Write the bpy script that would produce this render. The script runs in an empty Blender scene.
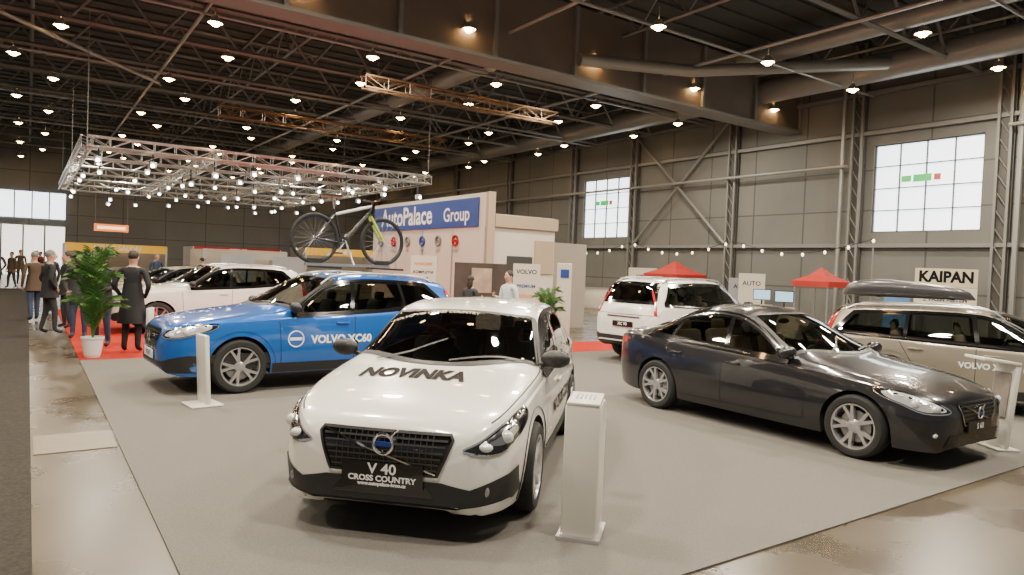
import bpy, bmesh, math, random
from mathutils import Vector, Matrix
from mathutils.bvhtree import BVHTree
from mathutils.geometry import delaunay_2d_cdt
random.seed(4)
V=Vector
# ---------------- camera -----------------
cam=bpy.data.cameras.new('camera'); co=bpy.data.objects.new('camera',cam); bpy.context.collection.objects.link(co)
cam.sensor_width=36; cam.lens=36*700/1024; cam.clip_end=300
co.matrix_world=Matrix.Translation((0,0,1.844))@Matrix.Rotation(-.6060,4,'Z')@Matrix.Rotation(math.pi/2-.0276,4,'X')@Matrix.Rotation(.0387,4,'Z')
bpy.context.scene.camera=co
# ---------------- materials -----------------
MATS={}
def mat(name,col,rough=.5,metal=0,coat=0,emit=0,noise=0,nscale=20,bump=0,spec=.5,col2=None,back=None):
    if name in MATS: return MATS[name]
    m=bpy.data.materials.new(name); m.use_nodes=True; nt=m.node_tree; b=nt.nodes['Principled BSDF']
    b.inputs['Base Color'].default_value=(*col,1); b.inputs['Roughness'].default_value=rough; b.inputs['Metallic'].default_value=metal
    b.inputs['Coat Weight'].default_value=coat; b.inputs['Coat Roughness'].default_value=.03; b.inputs['Specular IOR Level'].default_value=spec
    if emit: b.inputs['Emission Color'].default_value=(*col,1); b.inputs['Emission Strength'].default_value=emit
    if noise or bump:
        tc=nt.nodes.new('ShaderNodeTexCoord'); n=nt.nodes.new('ShaderNodeTexNoise'); n.inputs['Scale'].default_value=nscale; n.inputs['Detail'].default_value=4
        nt.links.new(tc.outputs['Object'],n.inputs['Vector'])
        if noise:
            mx=nt.nodes.new('ShaderNodeMixRGB'); mx.inputs[1].default_value=(*[x*(1-noise) for x in col],1)
            c2=col2 or [min(1,x*(1+noise)) for x in col]; mx.inputs[2].default_value=(*c2,1)
            nt.links.new(n.outputs['Fac'],mx.inputs[0]); nt.links.new(mx.outputs[0],b.inputs['Base Color'])
        if bump:
            bp=nt.nodes.new('ShaderNodeBump'); bp.inputs['Strength'].default_value=bump; bp.inputs['Distance'].default_value=.01
            nt.links.new(n.outputs['Fac'],bp.inputs['Height']); nt.links.new(bp.outputs[0],b.inputs['Normal'])
    if back:  # two-sided panel: paint outside, cloth lining inside
        ge=nt.nodes.new('ShaderNodeNewGeometry'); d=nt.nodes.new('ShaderNodeBsdfDiffuse'); d.inputs[0].default_value=(*back,1); ms=nt.nodes.new('ShaderNodeMixShader'); out=nt.nodes['Material Output']
        nt.links.new(ge.outputs['Backfacing'],ms.inputs[0]); nt.links.new(b.outputs[0],ms.inputs[1]); nt.links.new(d.outputs[0],ms.inputs[2]); nt.links.new(ms.outputs[0],out.inputs[0])
    MATS[name]=m; return m
def glassmat(name,tint,base=.06):
    m=bpy.data.materials.new(name); m.use_nodes=True; nt=m.node_tree; nt.nodes.remove(nt.nodes['Principled BSDF']); out=nt.nodes['Material Output']
    tr=nt.nodes.new('ShaderNodeBsdfTransparent'); tr.inputs[0].default_value=(*tint,1); gl=nt.nodes.new('ShaderNodeBsdfGlossy'); gl.inputs['Roughness'].default_value=.02; gl.inputs[0].default_value=(1,1,1,1)
    lw=nt.nodes.new('ShaderNodeLayerWeight'); lw.inputs[0].default_value=.28; mr=nt.nodes.new('ShaderNodeMapRange'); mr.inputs[3].default_value=base; mr.inputs[4].default_value=.9
    nt.links.new(lw.outputs['Fresnel'],mr.inputs[0]); ms=nt.nodes.new('ShaderNodeMixShader'); nt.links.new(mr.outputs[0],ms.inputs[0]); nt.links.new(tr.outputs[0],ms.inputs[1]); nt.links.new(gl.outputs[0],ms.inputs[2]); nt.links.new(ms.outputs[0],out.inputs[0])
    return m
# ---------------- mesh builder -----------------
class MB:
    def __init__(s): s.v=[];s.f=[];s.m=[];s.mats=[]
    def mi(s,m):
        if m not in s.mats: s.mats.append(m)
        return s.mats.index(m)
    def add(s,vs,fs,m):
        o=len(s.v); s.v+=[tuple(p) for p in vs]; k=s.mi(m)
        for f in fs: s.f.append([i+o for i in f]); s.m.append(k)
    def box(s,c,d,m,rot=None,bev=0,seg=2):
        hx,hy,hz=d[0]/2,d[1]/2,d[2]/2; R=rot or Matrix.Identity(3); c=V(c)
        if bev>0:
            bm=bmesh.new(); bmesh.ops.create_cube(bm,size=1)
            for q in bm.verts: q.co=V((q.co.x*d[0],q.co.y*d[1],q.co.z*d[2]))
            bmesh.ops.bevel(bm,geom=list(bm.edges),offset=bev,segments=seg,affect='EDGES',profile=.5)
            bm.verts.index_update()
            s.add([c+R@q.co for q in bm.verts],[[q.index for q in f.verts] for f in bm.faces],m); bm.free(); return
        vs=[c+R@V((x*hx,y*hy,z*hz)) for x in(-1,1) for y in(-1,1) for z in(-1,1)]
        s.add(vs,[(0,1,3,2),(4,6,7,5),(0,4,5,1),(2,3,7,6),(0,2,6,4),(1,5,7,3)],m)
    def tube(s,pts,r,m,n=8,closed=False,cap=True):
        pts=[V(p) for p in pts]; N=len(pts); rr=r if isinstance(r,(list,tuple)) else [r]*N
        vs=[];prev=None
        for i in range(N):
            if closed: t=pts[(i+1)%N]-pts[i-1]
            else: t=pts[min(i+1,N-1)]-pts[max(i-1,0)]
            t.normalize()
            if prev is None:
                a=V((0,0,1)) if abs(t.z)<.9 else V((1,0,0)); a=t.cross(a).normalized()
            else:
                a=prev-t*prev.dot(t); a.normalize()
            prev=a; b=t.cross(a)
            for k in range(n):
                th=2*math.pi*k/n; vs.append(pts[i]+(a*math.cos(th)+b*math.sin(th))*rr[i])
        fs=[]
        for i in range(N if closed else N-1):
            j=(i+1)%N
            for k in range(n): fs.append((i*n+k,i*n+(k+1)%n,j*n+(k+1)%n,j*n+k))
        if cap and not closed: fs+= [list(range(n))[::-1],[ (N-1)*n+k for k in range(n)]]
        s.add(vs,fs,m)
    def revolve(s,prof,c,axis,m,n=32,closed=False):
        c=V(c);ax=V(axis).normalized(); a=ax.orthogonal().normalized(); b=ax.cross(a); vs=[]
        for (r,h) in prof:
            for k in range(n):
                th=2*math.pi*k/n; vs.append(c+ax*h+(a*math.cos(th)+b*math.sin(th))*r)
        P=len(prof); fs=[]
        for i in range(P if closed else P-1):
            j=(i+1)%P
            for k in range(n): fs.append((i*n+k,i*n+(k+1)%n,j*n+(k+1)%n,j*n+k))
        s.add(vs,fs,m)
    def ell(s,c,r,m,rot=None,nu=16,nv=10):
        R=rot or Matrix.Identity(3); c=V(c); vs=[c+R@V((0,0,r[2]))]; fs=[]
        for i in range(1,nv):
            ph=math.pi*i/nv
            for k in range(nu):
                th=2*math.pi*k/nu; vs.append(c+R@V((r[0]*math.sin(ph)*math.cos(th),r[1]*math.sin(ph)*math.sin(th),r[2]*math.cos(ph))))
        vs.append(c+R@V((0,0,-r[2])))
        for k in range(nu): fs.append((0,1+k,1+(k+1)%nu))
        for i in range(nv-2):
            for k in range(nu): a=1+i*nu; fs.append((a+k,a+nu+k,a+nu+(k+1)%nu,a+(k+1)%nu))
        a=1+(nv-2)*nu
        for k in range(nu): fs.append((a+k,len(vs)-1,a+(k+1)%nu))
        s.add(vs,fs,m)
    def text(s,txt,size,c,ud,vd,m,bold=0,xs=1,align='CENTER'):
        vs,fs=textmesh(txt,size,bold,xs,align); c=V(c);ud=V(ud);vd=V(vd)
        s.add([c+ud*a+vd*b for a,b in vs],fs,m)
    def build(s,name,parent=None,smooth=35,loc=None,rotz=0,normals=False):
        me=bpy.data.meshes.new(name); me.from_pydata(s.v,[],s.f)
        for m in s.mats: me.materials.append(m)
        me.polygons.foreach_set('material_index',s.m)
        bm=bmesh.new(); bm.from_mesh(me)
        if normals: bmesh.ops.recalc_face_normals(bm,faces=bm.faces)
        for f in bm.faces: f.smooth=smooth>0
        if smooth>0:
            ca=math.radians(smooth)
            for e in bm.edges:
                if len(e.link_faces)==2 and e.calc_face_angle(0)>ca: e.smooth=False
        bm.to_mesh(me); bm.free(); me.update()
        o=bpy.data.objects.new(name,me); bpy.context.collection.objects.link(o)
        if parent: o.parent=parent
        if loc is not None: o.location=loc
        o.rotation_euler[2]=rotz
        return o
def empty(name,loc=(0,0,0),rz=0):
    e=bpy.data.objects.new(name,None); bpy.context.collection.objects.link(e); e.location=loc; e.rotation_euler[2]=rz; e.empty_display_size=.1; return e
def pchip(keys):
    xs=[k[0] for k in keys]; ys=[k[1] for k in keys]; n=len(xs)
    h=[xs[i+1]-xs[i] for i in range(n-1)]; d=[(ys[i+1]-ys[i])/h[i] for i in range(n-1)]
    m=[0]*n
    for i in range(1,n-1):
        if d[i-1]*d[i]>0:
            w1=2*h[i]+h[i-1]; w2=h[i]+2*h[i-1]; m[i]=(w1+w2)/(w1/d[i-1]+w2/d[i])
    m[0]=d[0]; m[-1]=d[-1]
    def f(x):
        if x<=xs[0]: return ys[0]
        if x>=xs[-1]: return ys[-1]
        i=0
        while x>xs[i+1]: i+=1
        t=(x-xs[i])/h[i]; t2=t*t;t3=t2*t
        return ys[i]*(2*t3-3*t2+1)+h[i]*m[i]*(t3-2*t2+t)+ys[i+1]*(-2*t3+3*t2)+h[i]*m[i+1]*(t3-t2)
    return f
def catmull(pts,n=6,closed=False):
    P=[V(p) for p in pts]; N=len(P); out=[]
    for i in range(N if closed else N-1):
        if closed: a,b,c,d=P[i-1],P[i],P[(i+1)%N],P[(i+2)%N]
        else: a,b,c,d=P[max(i-1,0)],P[i],P[i+1],P[min(i+2,N-1)]
        for k in range(n):
            t=k/n; out.append(.5*((2*b)+(c-a)*t+(2*a-5*b+4*c-d)*t*t+(3*b-a-3*c+d)*t**3))
    if not closed: out.append(P[-1])
    return out
def inpoly(p,poly):
    c=False;n=len(poly);j=n-1
    for i in range(n):
        a=poly[i];b=poly[j]
        if (a[1]>p[1])!=(b[1]>p[1]) and p[0]<(b[0]-a[0])*(p[1]-a[1])/(b[1]-a[1])+a[0]: c=not c
        j=i
    return c
class Body:
    def __init__(s,D):
        s.D=D; s.F={k:pchip(D[k]) for k in ('zc','ze','ye','zs','w','zb')}
        s.L=D['L']; s.shelf=D.get('shelf',.03)
    def section(s,x):
        F=s.F; zc,ze,ye,zs,w,zb=[F[k](x) for k in ('zc','ze','ye','zs','w','zb')]
        zl=zb
        for xw in s.D['wheels']:
            d=s.D['Ra']**2-(x-xw)**2
            if d>=0: zl=max(zl,s.D['zw']+math.sqrt(d))
        pts=[]
        def g(t): 
            return 1-.055*max(0,(.5-t)/.5)**2-.04*max(0,(t-.5)/.5)**2
        NL=16
        for i in range(NL+1):
            z=zl+(zs-zl)*i/NL; t=(z-zb)/(zs-zb); pts.append((w*g(t),z))
        s0=pts[-1]; shelf=min(s.shelf,max(0,(s0[0]-ye)*.5))
        s2=(s0[0]-shelf,zs+(ze-zs)*.05+.004)
        a=(s2[0]+(ye-s2[0])*.85,s2[1]+(ze-s2[1])*.85)
        for i in range(1,13):
            t=i/12; bow=.012*math.sin(math.pi*t)*min(1,max(0,(ze-zs)*3)); pts.append((s2[0]+(a[0]-s2[0])*t+bow,s2[1]+(a[1]-s2[1])*t))
        arc=lambda y: zc-(zc-ze)*(abs(y)/ye)**2.2*.85
        b=(ye*.86,arc(ye*.86)); cc=(ye*.985,(ze+arc(ye))/2)
        for i in range(1,7):
            t=i/6; pts.append(((1-t)**2*a[0]+2*t*(1-t)*cc[0]+t*t*b[0],(1-t)**2*a[1]+2*t*(1-t)*cc[1]+t*t*b[1]))
        for i in range(1,15):
            y=b[0]*(1-i/14); pts.append((y,arc(y)))
        return pts,zl
    def build(s,mb,paint,dark):
        L=s.L; xs=set()
        n=int(L/.032)
        for i in range(n+1): xs.add(round(L*i/n,4))
        for e in (.004,.01,.02,.035,.055,.08,.11): xs.add(e); xs.add(round(L-e,4))
        for xw in s.D['wheels']:
            R=s.D['Ra']
            for k in range(0,33):
                xs.add(round(xw+R*math.cos(math.pi*k/32),5))
            xs.add(round(xw-R-.0015,5)); xs.add(round(xw+R+.0015,5))
        xs=sorted(xs)
        vs=[];NP=None
        for x in xs:
            p,zl=s.section(x)
            full=[(x,y,z) for y,z in p]+[(x,-y,z) for y,z in p[:-1][::-1]]
            full+= [(x,-(p[0][0]-.05),zl+.004),(x,-max(.1,p[0][0]-.32),zl+.01),(x,max(.1,p[0][0]-.32),zl+.01),(x,(p[0][0]-.05),zl+.004)]
            NP=len(full); vs+=full
        fs=[];fd=[]
        for i in range(len(xs)-1):
            for k in range(NP):
                q=(i*NP+k,i*NP+(k+1)%NP,(i+1)*NP+(k+1)%NP,(i+1)*NP+k)
                (fd if k>=NP-5 else fs).append(q)
        N=len(xs)
        for base in (0,(N-1)*NP):
            h=(NP-4)//2
            for k in range(h):
                q=[base+k,base+k+1,base+NP-4-2-k,base+NP-4-1-k]
                if len(set(q))<4: q=list(dict.fromkeys(q))
                if len(q)>=3: fs.append(q)
        # orient every paint face outwards
        def orient(f):
            c=V((0,0,0)); n_=V((0,0,0)); P=[V(vs[i]) for i in f]
            for i in range(len(P)):
                c+=P[i]; a=P[i]; b=P[(i+1)%len(P)]; n_+=a.cross(b)
            c/=len(P); ref=V((min(max(c.x,.6),L-.6),0,.55))
            return list(f) if n_.dot(c-ref)>=0 else list(f)[::-1]
        mb.add(vs,[orient(f) for f in fs],paint)
        k=mb.mi(dark)
        for f in fd: mb.f.append(list(f)); mb.m.append(k)
        s.bvh=BVHTree.FromPolygons([V(p) for p in vs],fs+fd)
    def hit(s,p,d,off):
        d=V(d).normalized(); o=V(p)-d*4
        h=s.bvh.ray_cast(o,d)
        if h[0] is None: h=s.bvh.find_nearest(V(p))
        nn=h[1]
        if nn.dot(d)>0: nn=-nn
        return h[0]+nn*off
    def frame(s,d):
        d=V(d).normalized(); up=V((0,0,1)) if abs(d.z)<.9 else V((1,0,0))
        u=up.cross(d).normalized(); v=d.cross(u); return d,u,v
    def patch(s,mb,pts,d,off,m,h=.05,smooth=0,mirror=True):
        for sg in ((1,-1) if mirror else (1,)):
            dd,u,v=s.frame((d[0],d[1]*sg,d[2]))
            P=[V((p[0],p[1]*sg,p[2])) for p in pts]
            if smooth: P=catmull(P,smooth,True)
            c=sum(P,V())/len(P)
            p2=[((p-c).dot(u),(p-c).dot(v)) for p in P]
            q=[]
            for i in range(len(p2)):
                a=p2[i];b=p2[(i+1)%len(p2)]; n=max(1,int(math.dist(a,b)/h))
                for k in range(n): q.append((a[0]+(b[0]-a[0])*k/n,a[1]+(b[1]-a[1])*k/n))
            nb=len(q); xs=[a[0] for a in q]; ys=[a[1] for a in q]; inner=[]
            gx=min(xs)+h/2
            while gx<max(xs):
                gy=min(ys)+h/2
                while gy<max(ys):
                    if inpoly((gx,gy),q) and min((gx-a[0])**2+(gy-a[1])**2 for a in q)>(h*.4)**2: inner.append((gx,gy))
                    gy+=h
                gx+=h
            res=delaunay_2d_cdt([V(a) for a in q+inner],[(i,(i+1)%nb) for i in range(nb)],[list(range(nb))],1,1e-5)
            vo,fo=res[0],res[2]
            w=[s.hit(c+u*a[0]+v*a[1],dd,off) for a in vo]
            ff=[]
            for f in fo:
                f=list(f)
                nrm=(w[f[1]]-w[f[0]]).cross(w[f[2]]-w[f[0]])
                ff.append(f if nrm.dot(dd)<0 else f[::-1])
            mb.add(w,ff,m)
    def ribbon(s,mb,pts,d,wd,off,m,closed=False,h=.04,mirror=True,smooth=0):
        for sg in ((1,-1) if mirror else (1,)):
            dd,u,v=s.frame((d[0],d[1]*sg,d[2]))
            P=[V((p[0],p[1]*sg,p[2])) for p in pts]
            if smooth: P=catmull(P,smooth,closed)
            Q=[]
            for i in range(len(P) if closed else len(P)-1):
                a=P[i];b=P[(i+1)%len(P)]; n=max(1,int((b-a).length/h))
                for k in range(n): Q.append(a.lerp(b,k/n))
            if not closed: Q.append(P[-1])
            N=len(Q); vs=[]
            for i in range(N):
                t=(Q[(i+1)%N]-Q[i-1]) if closed else (Q[min(i+1,N-1)]-Q[max(i-1,0)])
                t=t-dd*t.dot(dd); t.normalize(); nn=dd.cross(t)
                vs+=[s.hit(Q[i]+nn*wd/2,dd,off),s.hit(Q[i]-nn*wd/2,dd,off)]
            fs=[]
            for i in range(N if closed else N-1):
                j=(i+1)%N; f=[2*i,2*i+1,2*j+1,2*j]
                nrm=(vs[f[1]]-vs[f[0]]).cross(vs[f[2]]-vs[f[0]])
                fs.append(f if nrm.dot(dd)<0 else f[::-1])
            mb.add(vs,fs,m)
    def text(s,mb,txt,size,org,ud,vd,d,off,m,bold=.0,xs=1,align='CENTER',ys=1):
        vs,fs=textmesh(txt,size,bold,xs,align)
        ud=V(ud).normalized();vd=V(vd).normalized()*ys; dd=V(d).normalized()
        w=[s.hit(V(org)+ud*a[0]+vd*a[1],dd,off) for a in vs]
        ff=[]
        for f in fs:
            nrm=(w[f[1]]-w[f[0]]).cross(w[f[2]]-w[f[0]]); ff.append(f if nrm.dot(dd)<0 else f[::-1])
        mb.add(w,ff,m)
def textmesh(txt,size,bold=0,xs=1,align='CENTER'):
    cu=bpy.data.curves.new('t','FONT'); cu.body=txt; cu.size=size; cu.offset=bold; cu.align_x=align; cu.align_y='CENTER'; cu.resolution_u=3
    o=bpy.data.objects.new('t',cu); bpy.context.collection.objects.link(o); bpy.context.view_layer.update()
    me=bpy.data.meshes.new_from_object(o.evaluated_get(bpy.context.evaluated_depsgraph_get()))
    bm=bmesh.new(); bm.from_mesh(me); bmesh.ops.triangulate(bm,faces=bm.faces)
    long=[e for e in bm.edges if e.calc_length()>.12]
    if long: bmesh.ops.subdivide_edges(bm,edges=long,cuts=2); bmesh.ops.triangulate(bm,faces=bm.faces)
    bm.verts.index_update()
    vs=[(q.co.x*xs,q.co.y) for q in bm.verts]; fs=[[q.index for q in f.verts] for f in bm.faces]
    bm.free(); bpy.data.objects.remove(o); bpy.data.curves.remove(cu); bpy.data.meshes.remove(me)
    return vs,fs
# car materials
LIN=(.16,.14,.12)
M_white=mat('paint_white',(.84,.82,.75),.25,0,1,back=LIN)
M_blue=mat('paint_blue',(.012,.13,.52),.3,.35,1,back=LIN)
M_dark=mat('paint_dark_grey',(.018,.018,.022),.3,.4,1,back=LIN)
M_beige=mat('paint_beige',(.36,.32,.25),.3,.5,1,back=LIN)
M_glass=glassmat('car_glass',(.42,.45,.42)); M_glassd=glassmat('car_glass_dark',(.16,.17,.17))
M_black=mat('black_plastic',(.02,.02,.021),.45)
M_blackg=mat('black_gloss',(.008,.008,.009),.12,0,.5)
M_under=mat('underbody',(.01,.01,.01),.9)
M_chrome=mat('chrome',(.85,.85,.85),.12,1)
M_silver=mat('alloy_silver',(.62,.62,.63),.28,.9)
M_rubber=mat('tyre_rubber',(.018,.018,.018),.75)
M_seam=mat('panel_gap',(.01,.01,.01),.8)
M_lamp=mat('lamp_glass',(.85,.87,.9),.1,.3,1)
M_red=mat('tail_lamp_red',(.4,.008,.008),.15,0,1)
M_whitetext=mat('decal_white',(.9,.9,.9),.5)
M_darktext=mat('decal_black',(.012,.010,.009),.7,spec=.1)
M_bdg=mat('badge_blue',(.02,.05,.3),.3)
M_seatb=mat('seat_beige_leather',(.45,.36,.25),.5); M_seatd=mat('seat_charcoal',(.05,.048,.045),.6)
def wheel(mb,c,R,side,w=.225,spokes=5,double=True,steer=0,rim=M_silver):
    c=V(c); ax=V((math.sin(steer)*-side,side*math.cos(steer),0)).normalized()
    Ri=R*.70; hw=w/2
    prof=[(Ri-.005,-hw+.01),(Ri+.02,-hw),(R-.03,-hw+.0),(R-.008,-hw+.025),(R,-hw+.05),(R,hw-.05),(R-.008,hw-.025),(R-.03,hw-.003),(Ri+.03,hw),(Ri+.008,hw-.004),(Ri-.005,hw-.015)]
    mb.revolve(prof,c,ax,M_rubber,48)
    mb.revolve([(Ri+.008,hw-.006),(Ri-.008,hw-.006),(Ri-.02,hw-.03),(Ri-.03,-hw+.02)],c,ax,M_silver,48)
    mb.revolve([(Ri-.03,0),(0.001,0.0)],c,ax,M_under,32)
    mb.revolve([(Ri*.72,.03),(Ri*.72,.045),(.05,.045)],c,ax,mat('brake_disc',(.3,.3,.3),.4,.9),32)
    mb.revolve([(.075,.03),(.072,hw-.035),(.05,hw-.022),(.001,hw-.02)],c,ax,rim,20)
    a=V((0,0,1)); b=ax.cross(a).normalized()
    for k in range(spokes):
        th=2*math.pi*k/spokes+.3
        offs=(-.11,.11) if double else (0,)
        for o in offs:
            def pt(r,t,h): return c+ax*h+(a*math.cos(t)+b*math.sin(t))*r
            wd0=.022; wd1=.02 if double else .034
            rs=[(.05,th+o*.6,hw-.025,wd0),(Ri*.55,th+o*1.2,hw-.022,wd0),(Ri-.01,th+o*2.0,hw-.012,wd1)]
            vs=[]
            for (r,t,h,wd) in rs:
                dt=min(wd/max(r,.05),.35)
                vs+=[pt(r,t-dt,h-.035),pt(r,t-dt*.8,h),pt(r,t+dt*.8,h),pt(r,t+dt,h-.035)]
            fs=[]
            for i in range(2):
                for q in range(3): fs.append((i*4+q,i*4+q+1,i*4+4+q+1,i*4+4+q))
            mb.add(vs,fs,rim)
def make_car(name,D,paint,loc,th,extras=None):
    root=empty(name,(loc[0],loc[1],0.012),th)
    B=Body(D); mb=MB(); B.build(mb,paint,M_under)
    g=MB(); t=MB()
    F=B.F; L=D['L']
    x0,x1=D['dlo']
    lowz=lambda x:F['zs'](x)+D.get('belt',.035)
    topz=lambda x:F['ze'](x)-.045
    N=40; seq=[x0+(x1-x0)*i/N for i in range(N+1)]
    ok=[x for x in seq if topz(x)-lowz(x)>.015]
    rs=D.get('rearslant',.25)
    up=[]; lo=[]
    for x in ok:
        if x<=x1-rs: up.append((x,0,topz(x)))
        lo.append((x,0,lowz(x)))
    side=lo+up[::-1]
    B.patch(g,side,(0,-1,0),.004,M_glass)
    B.ribbon(t,side,(0,-1,0),.065,.006,M_blackg,closed=True)
    B.ribbon(t,lo,(0,-1,0),.022,.009,D.get('trim',M_chrome))
    if D.get('toptrim'): B.ribbon(t,up+[lo[-1]],(0,-1,0),.018,.009,D['toptrim'])
    for (xa,xb,wd) in D['pillars']:
        B.ribbon(t,[(xa,0,lowz(xa)),(xb,0,topz(xb))],(0,-1,0),wd,.008,D.get('pilmat',M_blackg))
    c0,c1,sb,st=D['ws']
    P=[]
    for i in range(-8,9):
        q=i/8; xx=c0+sb*q*q; P.append((xx,q*(F['ye'](xx)-.015),0))
    for i in range(8,-9,-1):
        q=i/8; xx=c1+st*q*q; P.append((xx,q*(F['ye'](xx)-.05),0))
    wsP=P
    B.patch(g,P,(0,0,-1),.004,M_glass,mirror=False)
    B.ribbon(t,P,(0,0,-1),.055,.006,M_black,closed=True,mirror=False)
    for yy in (-.12,.5):
        B.ribbon(t,[(c0+.04,yy+.02,0),(c0+.12,yy-.25,0),(c0+.16+.25*abs(yy),yy-.52,0)],(0,0,-1),.02,.02,M_black,mirror=False)
    rgP=None; rgtP=None
    if 'rg' in D:
        zt,zb_,yt,yb=D['rg']
        P=[(0,-yb,zb_),(0,yb,zb_),(0,(yt+yb)/2+.01,(zt+zb_)/2),(0,yt,zt),(0,0,zt+.02),(0,-yt,zt),(0,-(yt+yb)/2-.01,(zt+zb_)/2)]
        rgP=P
        B.patch(g,[(L,p[1],p[2]) for p in P],(-1,0,0),.004,M_glassd,mirror=False)
        B.ribbon(t,[(L,p[1],p[2]) for p in P],(-1,0,0),.055,.006,M_blackg,closed=True,mirror=False)
    if 'rgt' in D:
        a0,a1=D['rgt']; P=[]
        for i in range(-8,9):
            q=i/8; xx=a0-.12*q*q; P.append((xx,q*(F['ye'](xx)-.05),0))
        for i in range(8,-9,-1):
            q=i/8; xx=a1-.1*q*q; P.append((xx,q*(F['ye'](xx)-.03),0))
        rgtP=P
        B.patch(g,P,(0,0,-1),.004,M_glassd,mirror=False)
        B.ribbon(t,P,(0,0,-1),.055,.006,M_blackg,closed=True,mirror=False)
    # cut real window apertures
    def inside(f):
        vv=[mb.v[i] for i in f]
        if min(p[2] for p in vv)<F['zs'](vv[0][0])-.02: return False
        if min(abs(p[1]) for p in vv)>.42 and all(inpoly((p[0],p[2]),side2) for p in vv): return True
        if max(p[0] for p in vv)<c1+st+.1 and all(inpoly((p[0],p[1]),ws2) for p in vv): return True
        if rgP and min(p[0] for p in vv)>L-.75 and all(inpoly((p[1],p[2]),rg2) for p in vv): return True
        if rgtP and min(p[0] for p in vv)>L-2 and all(inpoly((p[0],p[1]),rgt2) for p in vv): return True
        return False
    side2=[(p[0],p[2]) for p in side]; ws2=[(p[0],p[1]) for p in wsP]
    rg2=[(p[1],p[2]) for p in rgP] if rgP else None; rgt2=[(p[0],p[1]) for p in rgtP] if rgtP else None
    keep=[i for i,f in enumerate(mb.f) if mb.v[f[0]][0]<c0-.05 or not inside(f)]
    mb.f=[mb.f[i] for i in keep]; mb.m=[mb.m[i] for i in keep]
    mb.build('body_shell',root,40)
    # interior
    it=MB(); sm=D.get('seat',M_seatd); sh=F['zs'](2.4)-.90; xf=c1+.42; xr=xf+.86
    for (sx,sy,sw) in ((xf,.37,.5),(xf,-.37,.5),(xr,.36,.56),(xr,-.36,.56)):
        it.box((sx-.22,sy,.52+sh),(.5,sw,.16),sm,Matrix.Rotation(.08,3,'Y'),bev=.05)
        it.box((sx+.08,sy,.80+sh),(.15,sw*.94,.56),sm,Matrix.Rotation(.25,3,'Y'),bev=.06)
        it.box((sx+.17,sy,1.13+sh),(.09,.24,.15),sm,Matrix.Rotation(.15,3,'Y'),bev=.035)
    zd=F['zs'](c0+.4)-.01
    it.box((c0+.42,0,zd-.09),(.55,1.35,.16),M_seatd,bev=.05); it.box((c0+.66,-.37,zd+.02),(.18,.4,.08),M_seatd,bev=.03); it.box((c0+.66,0,zd-.2),(.12,.3,.35),M_seatd,bev=.02)
    R=Matrix.Rotation(-.45,3,'Y'); cw=V((c0+.86,-.37,zd-.04))
    it.tube([cw+R@V((0,.185*math.cos(a),.185*math.sin(a))) for a in [q*math.pi/10 for q in range(20)]],.015,M_black,6,closed=True); it.box(cw,(.05,.15,.1),M_black,R,bev=.02); it.box(cw,(.02,.34,.03),M_black,R)
    it.box((L*.52,0,.36+sh*.5),(L*.42,1.3,.04),M_under)
    it.ell((c1+.12,0,F['zc'](c1+.1)-.13),(.02,.12,.035),M_black)
    it.build('cabin_interior',root,40)
    for ln in D['seams']: B.ribbon(t,[(a,0,b) for a,b in ln],(0,-1,0),.009,.0025,M_seam)
    P=[]
    hx0=D.get('hood0',.2)
    for i in range(0,17):
        xx=hx0+(c0+sb-hx0)*i/16; P.append((xx,F['ye'](xx)*.985,0))
    B.ribbon(t,P,(0,0,-1),.009,.0025,M_seam)
    for (hxx,hz) in D['handles']:
        p=B.hit((hxx,0,hz),(0,-1,0),.02)
        for sg in(1,-1): t.box((p.x,-p.y*sg,p.z),(.2,.03,.03),D.get('handle',paint),bev=.012)
    mx,mz=D['mirror']
    p=B.hit((mx+.02,0,mz-.04),(0,-1,0),0); yy=abs(p.y)
    for sg in (1,-1):
        R=Matrix.Rotation(-.15*sg,3,'Z')
        t.ell((mx-.02,(yy+.13)*sg,mz+.02),(.075,.125,.075),D.get('mirmat',M_black),R)
        t.box((mx+.025,(yy+.13)*sg,mz+.02),(.06,.2,.12),M_blackg,R,bev=.02)
        t.tube([(mx+.01,(yy-.02)*sg,mz-.05),(mx,(yy+.07)*sg,mz-.02)],.022,M_black)
    wm=MB()
    for xw in D['wheels']:
        for sg in(1,-1):
            wheel(wm,(xw,sg*(D['track']),D['R']),D['R'],sg,double=D.get('dbl',True))
    wm.build('wheels',root,35)
    if D.get('clad'):
        for xw in D['wheels']:
            R=D['Ra']+.03; z=D['zw']; P=[]
            for k in range(0,25):
                a=math.pi*k/24; P.append((xw-R*math.cos(a),0,z+R*math.sin(a)))
            P=[(xw-R,0,F['zb'](xw-R)+.02)]+P+[(xw+R,0,F['zb'](xw+R)+.02)]
            B.ribbon(t,P,(0,-1,0),.07,.008,M_black)
    if D.get('clad') or D.get('sill'):
        zb=F['zb'](2.2)
        a=D['wheels'][0]+D['Ra']+.02;b=D['wheels'][1]-D['Ra']-.02
        B.patch(t,[(a,0,zb+.01),(b,0,zb+.01),(b,0,zb+.14),(a,0,zb+.14)],(0,-1,0),.006,M_black)
    if D.get('rails'):
        for sg in(1,-1):
            pts=[]
            xa,xb=D['rails']
            for i in range(15):
                xx=xa+(xb-xa)*i/14; q=B.hit((xx,F['ye'](xx)*.90,0),(0,0,-1),.0)
                pts.append((xx,q.y*sg,q.z+(.055 if 0<i<14 else .0)))
            rm=D.get('railmat',M_silver)
            t.tube(pts,.016,rm,8)
            for i in (1,7,13): t.tube([pts[i],(pts[i][0],pts[i][1],pts[i][2]-.06)],.016,rm,8)
    if extras: extras(B,g,t,root,paint)
    g.build('glazing',root,30); t.build('trim_and_lamps',root,30)
    return root,B
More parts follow.
